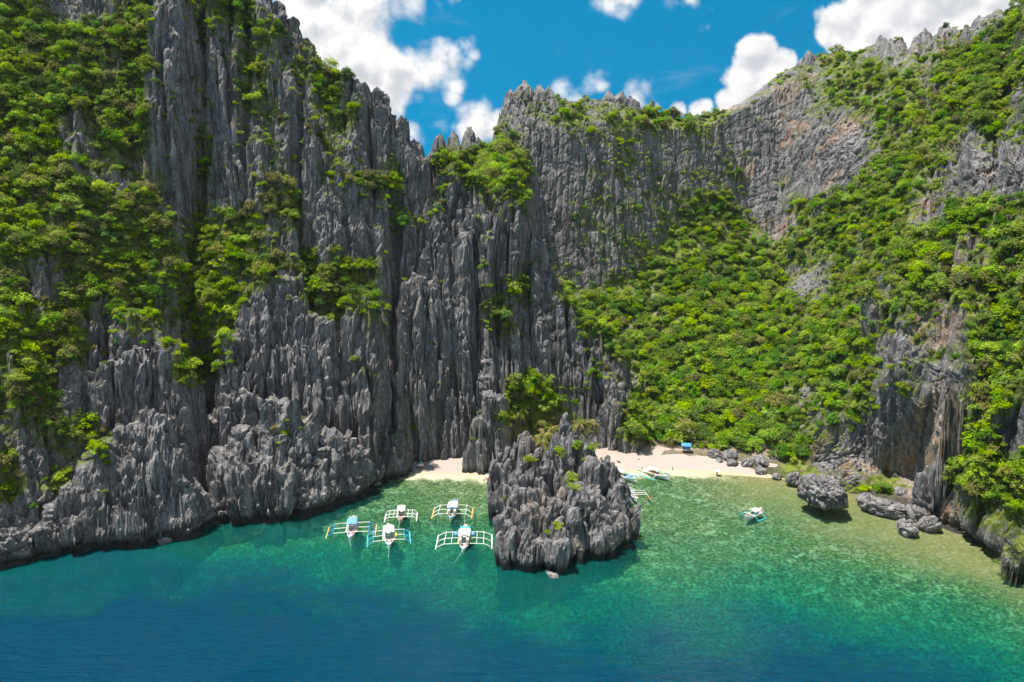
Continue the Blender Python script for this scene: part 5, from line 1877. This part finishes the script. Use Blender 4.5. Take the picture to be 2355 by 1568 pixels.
B['big'] = bangka('largest white outrigger boat with a cabin front and two blue drums, nearest the islet', 1068, 1246, (.02, -1), 16.5, 16.4,
                  dict(cabin=M_CREAM, rails=(.70, .45), bend=.72, roof=(-.12, .18), rw=1.75, rh=3.2, W=1.35, mast=8.0, awning=M_TEAL, walk=M_TAN, stern=M_CREAM, float=M_WHITE, group='outrigger boats moored in the bay'))
B['orange'] = bangka('narrow white boat with orange floats and a grey cover, right of the islet', 1455, 1140, (.06, -1), 12.5, 10.4,
                     dict(float=M_ORANGE, rails=(), bend=.86, roof=(-.30, -.27), rw=.5, rh=1.5, W=1.0, cover=(M_GREY, (-.46, .08)), stern=M_GREY, ys=(-.12, .05, .20), fl=(-.12, .30), tip=M_WHITE))
B['tarp'] = bangka('white roofed boat with bright blue tarpaulin on its bow, beached beside the islet', 1432, 1098, (.66, -.75), 13.0, 8.6,
                   dict(cover=(M_BLUE, (.12, .36)), float=M_TEAL, roof=(-.30, .08), rw=1.25, rh=2.6, W=1.0, beams=2, rails=(), bend=.7, curve=True, strake=M_TEAL))
B['green'] = bangka('pale green and white boat with curved beams at the edge of the right sand', 1503, 1092, (.66, -.75), 14.5, 9.6,
                    dict(float=M_TEAL, roof=(-.16, .14), rw=1.25, rh=2.6, W=1.05, beams=2, rails=(), bend=.62, curve=True, strake=M_TEAL, bench=M_WOOD, deck=M_GREY))
B['lone'] = bangka('small lone boat with teal floats and a white roof over the right reef', 1731, 1188, (-.80, -.60), 9.5, 6.8,
                   dict(float=M_TEAL, tip=M_TEAL, roof=(-.22, .08), rw=1.15, rh=2.2, W=1.0, beams=2, rails=(), bend=.6, strake=M_TEAL, bench=M_TEAL, deck=M_CREAM))


def at_boat(b, p):
    return b.matrix_basis @ Vector(p)


def drum(b, p, label):
    mb = MB()
    mb.tube([(0, -.75, 0), (0, -.6, 0), (0, .6, 0), (0, .75, 0)], [.36, .52, .52, .36], 12)
    for yv in (-.3, .3):
        mb.tube([(0, yv - .05, 0), (0, yv + .05, 0)], .56, 12)
    o = mb.build('drum', M_LBLUE, None, True)
    o.location = at_boat(b, p)
    o.rotation_euler = b.rotation_euler
    o.scale = (1, 1.25, 1)
    tag(o, label, 'drum')


drum(B['big'], (2.55, -1.5, 1.9), 'blue drum lashed on the left outrigger of the largest white boat')
drum(B['big'], (-2.55, -1.5, 1.9), 'blue drum lashed on the right outrigger of the largest white boat')
kb = MB()
kb.tube([(0, -1.5, .1), (0, -1.0, 0), (0, 0, -.04), (0, 1.0, 0), (0, 1.5, .1)], [.05, .30, .40, .30, .05], 8)
ky = kb.build('kayak', M_YELL, None, True)
ky.location = at_boat(B['cyan'], (-2.1, 1.0, 1.75))
ky.rotation_euler = B['cyan'].rotation_euler
tag(ky, 'yellow kayak lashed beside the white roof of the cyan float boat', 'kayak')
for key, dx, ln in (('canopy', 1.2, 4), ('cyan', .8, 6), ('big', -2.0, 6), ('red', 0, 3)):
    rp = MB()
    b = B[key]
    p0 = at_boat(b, (0, 7.0 if key != 'red' else 5.3, 1.3))
    rp.tube([p0, p0 + Vector((dx * .5, -ln * .5, -.9)), p0 + Vector((dx, -ln, -1.4)), p0 + Vector((dx * 1.3, -ln * 1.3, -3.0))], .045, 5)
    o = rp.build('anchor_rope', M_ROPE)
    tag(o, {'canopy': 'anchor rope running from the bow of the blue canopy boat', 'cyan': 'anchor rope running from the bow of the cyan float boat', 'big': 'anchor rope running from the bow of the largest white boat', 'red': 'anchor rope running from the red bow'}[key], 'rope')

# ------------------------------------------------------------------ beach hut with blue roof
p = ground(1577, 1036, 3.2)
hut = thing('hut', 'small wooden hut with bright blue tarpaulin roof at the back of the right beach', 'hut', (p[0], p[1], 3.6), -.25)
hut.scale = (.82, .82, .82)
M_TARP = simple_mat('blue_tarp', (.02, .19, .46), .5, .12, .3, 1.2)
mb = MB()
mb.add([(-2.4, -1.9, 2.3), (2.4, -1.9, 2.3), (2.4, 0, 3.6), (-2.4, 0, 3.6), (2.4, 1.9, 2.3), (-2.4, 1.9, 2.3), (-2.4, -1.9, 2.22), (2.4, -1.9, 2.22), (2.4, 0, 3.52), (-2.4, 0, 3.52), (2.4, 1.9, 2.22), (-2.4, 1.9, 2.22)],
       [(0, 1, 2, 3), (3, 2, 4, 5), (7, 6, 9, 8), (8, 9, 11, 10), (0, 6, 7, 1), (4, 10, 11, 5), (1, 7, 8, 2), (2, 8, 10, 4), (3, 9, 6, 0), (5, 11, 9, 3)])
mb.build('roof', M_TARP, hut)
mb = MB()
mb.box((.4, -1.3, 1.1), (2.6, .08, 1.7))
mb.build('wall_sheet', M_TARP, hut)
mb = MB()
mb.box((0, .1, .45), (4.2, 3.0, .14))
mb.build('floor', M_WOOD, hut)
for sx_ in (-2.1, 2.1):
    for sy_ in (-1.5, 1.5):
        mb = MB()
        mb.tube([(sx_, sy_, -.6), (sx_, sy_, 2.45)], .09, 6)
        mb.build('post', M_WOOD, hut)
mb = MB()
mb.box((0, 1.35, 1.3), (4.0, .08, 1.8))
mb.build('back_wall', M_WOOD, hut)

# ------------------------------------------------------------------ people
M_SKIN = simple_mat('skin', (.36, .21, .14), .6, .06)
M_HAIR = simple_mat('hair', (.03, .022, .018), .7, .1)


def person(px, py, label, rz=0.0, z=0.0, shirt=None, shorts=None, scale=1.0):
    g = ground(px, py, z)
    V = [(0, 0, .95), (0, 0, 1.12), (0, 0, 1.34), (0, .01, 1.47), (0, .02, 1.55), (0, .03, 1.66), (0, .02, 1.74),
         (.10, 0, .88), (.11, .03, .48), (.11, -.02, .08), (.11, .10, .03), (-.10, 0, .88), (-.12, -.06, .48), (-.13, -.16, .09), (-.13, -.05, .03),
         (.18, 0, 1.40), (.25, .0, 1.12), (.25, .10, .90), (.25, .13, .82), (-.18, 0, 1.40), (-.26, -.02, 1.12), (-.27, .06, .90), (-.27, .09, .82)]
    E = [(0, 1), (1, 2), (2, 3), (3, 4), (4, 5), (5, 6), (0, 7), (7, 8), (8, 9), (9, 10), (0, 11), (11, 12), (12, 13), (13, 14), (2, 15), (15, 16), (16, 17), (17, 18), (2, 19), (19, 20), (20, 21), (21, 22)]
    rr = [.14, .13, .15, .08, .06, .10, .07, .10, .065, .045, .035, .10, .065, .045, .035, .07, .05, .04, .035, .07, .05, .04, .035]
    me = bpy.data.meshes.new('person')
    me.from_pydata(V, E, [])
    me.materials.append(M_SKIN)
    o = link('person', me)
    o.location = (g[0], g[1], z)
    o.rotation_euler = (0, 0, rz)
    o.scale = (scale,) * 3
    sk = o.modifiers.new('skin', 'SKIN')
    if not me.skin_vertices:
        pass
    lay = me.skin_vertices[0] if len(me.skin_vertices) else None
    if lay:
        for i, r_ in enumerate(rr):
            lay.data[i].radius = (r_, r_ * .85)
        lay.data[0].use_root = True
    sub = o.modifiers.new('sub', 'SUBSURF')
    sub.levels = sub.render_levels = 1
    tag(o, label, 'person')
    if shirt:
        mb = MB()
        mb.tube([(0, 0, .98), (0, 0, 1.2), (0, 0, 1.40), (0, .01, 1.46)], [.18, .185, .20, .11], 10)
        mb.build('shirt', shirt, o, True)
    if shorts:
        mb = MB()
        mb.tube([(0, 0, 1.04), (0, 0, .86)], [.165, .18], 10)
        for sd in (-1, 1):
            mb.tube([(sd * .1, 0, .90), (sd * .11, 0, .58)], [.12, .105], 8)
        mb.build('shorts', shorts, o, True)
    mb = MB()
    mb.ball((0, .0, 1.70), (.105, .11, .095), 10, 6)
    mb.build('hair', M_HAIR, o, True)
    return o


person(1546, 1083, 'person in a pale grey shirt wading in the shallows right of the beached boats', .4, -.35, M_GREY, M_DARK)
person(1648, 1094, 'person under a white parasol at the water edge of the right beach', -.3, -.15, M_DARK, M_DARK)
pu = MB()
pg = ground(1648, 1094, -.15)
nseg = 12
vs = [(0, 0, .42)]
for rr_, zz_ in ((.6, .3), (1.15, .0)):
    for k in range(nseg):
        a = 2 * math.pi * k / nseg
        vs.append((rr_ * math.cos(a), rr_ * math.sin(a), zz_))
fs = [(0, 1 + k, 1 + (k + 1) % nseg) for k in range(nseg)] + [(1 + k, 1 + nseg + k, 1 + nseg + (k + 1) % nseg, 1 + (k + 1) % nseg) for k in range(nseg)]
par = thing('parasol', 'white parasol held over the person at the right water edge', 'parasol', (pg[0] + .2, pg[1], 1.0))
pu.add(vs, fs)
c_ = pu.build('canopy', M_WHITE, par)
c_.location = (0, 0, .95)
mb = MB()
mb.tube([(0, 0, -.15), (0, 0, 1.35)], .025, 6)
mb.build('pole', M_GREY, par)
person(1113, 1109, 'dark swimsuited person standing at the right end of the left sand, front one', .2, -.4, None, M_DARK)
person(1118, 1106, 'person in red shorts beside another at the right end of the left sand', -.5, -.4, None, M_RED)
person(916, 1092, 'person in a teal shirt standing in the shallows of the left sand', .9, -.3, M_TEAL, M_DARK)

kk = MB()
kk.tube([(-1.7, 0, .2), (-1.2, 0, .05), (0, 0, 0), (1.2, 0, .05), (1.7, 0, .2)], [.05, .28, .36, .28, .05], 8)
o = kk.build('kayak', M_RED, None, True)
g = ground(921, 1076, 1.6)
o.location = (g[0], g[1], 1.3)
o.rotation_euler = (0, 0, .5)
tag(o, 'red kayak lying on the rocks at the left end of the left sand', 'kayak')
o = kk.build('kayak', M_ORANGE, None, True)
g = ground(901, 1098, 0)
o.location = (g[0], g[1], .12)
o.rotation_euler = (0, 0, .1)
tag(o, 'orange pink kayak floating off the left end of the left sand', 'kayak')
o = kk.build('kayak', M_WHITE, None, True)
g = ground(1074, 1078, 1)
o.location = (g[0], g[1], 1.0)
o.rotation_euler = (0, 0, -.15)
tag(o, 'small white kayak on the right part of the left sand', 'kayak')
tt = thing('tent', 'tiny teal and tan shelter against the cliff behind the left sand', 'tent', tuple(ground(967, 1070, 1.8)))
mb = MB()
mb.add([(-1.3, -1, 0), (1.3, -1, 0), (1.3, 1, 0), (-1.3, 1, 0), (0, -1, 1.6), (0, 1, 1.6)], [(0, 1, 4), (1, 2, 5, 4), (2, 3, 5), (3, 0, 4, 5)])
mb.build('canvas', M_CREAM, tt)
mb = MB()
mb.add([(-.5, -1.06, .9), (.5, -1.06, .9), (0, -1.06, 1.75), (-.5, 1.06, .9), (.5, 1.06, .9), (0, 1.06, 1.75)], [(0, 1, 2), (3, 5, 4), (0, 2, 5, 3), (1, 4, 5, 2)])
mb.build('top_sheet', M_TEAL, tt)

# ------------------------------------------------------------------ driftwood
for (px, py, ln, rz, lb) in [(1580, 1052, 3.2, -.6, 'dark driftwood log lying below the blue hut'), (1690, 1093, 1.8, .3, 'short driftwood piece at the water line below the rounded pale rock'), (1455, 1050, 2.2, .4, 'grey driftwood branch on the sand beside the last grey spire')]:
    g = ground(px, py, 1.0)
    hb = float(bed_height(np.array([g[0]]), np.array([g[1]]))[0])
    mb = MB()
    mb.tube([(-ln, 0, .1), (-ln * .3, .12, .22), (ln * .4, -.05, .2), (ln, .2, .3)], [.09, .17, .14, .05], 6)
    mb.tube([(ln * .2, 0, .2), (ln * .45, .5, .5)], [.08, .03], 5)
    o = mb.build('driftwood', M_BARK)
    o.location = (g[0], g[1], max(hb, .0))
    o.rotation_euler = (0, 0, rz)
    tag(o, lb, 'driftwood')
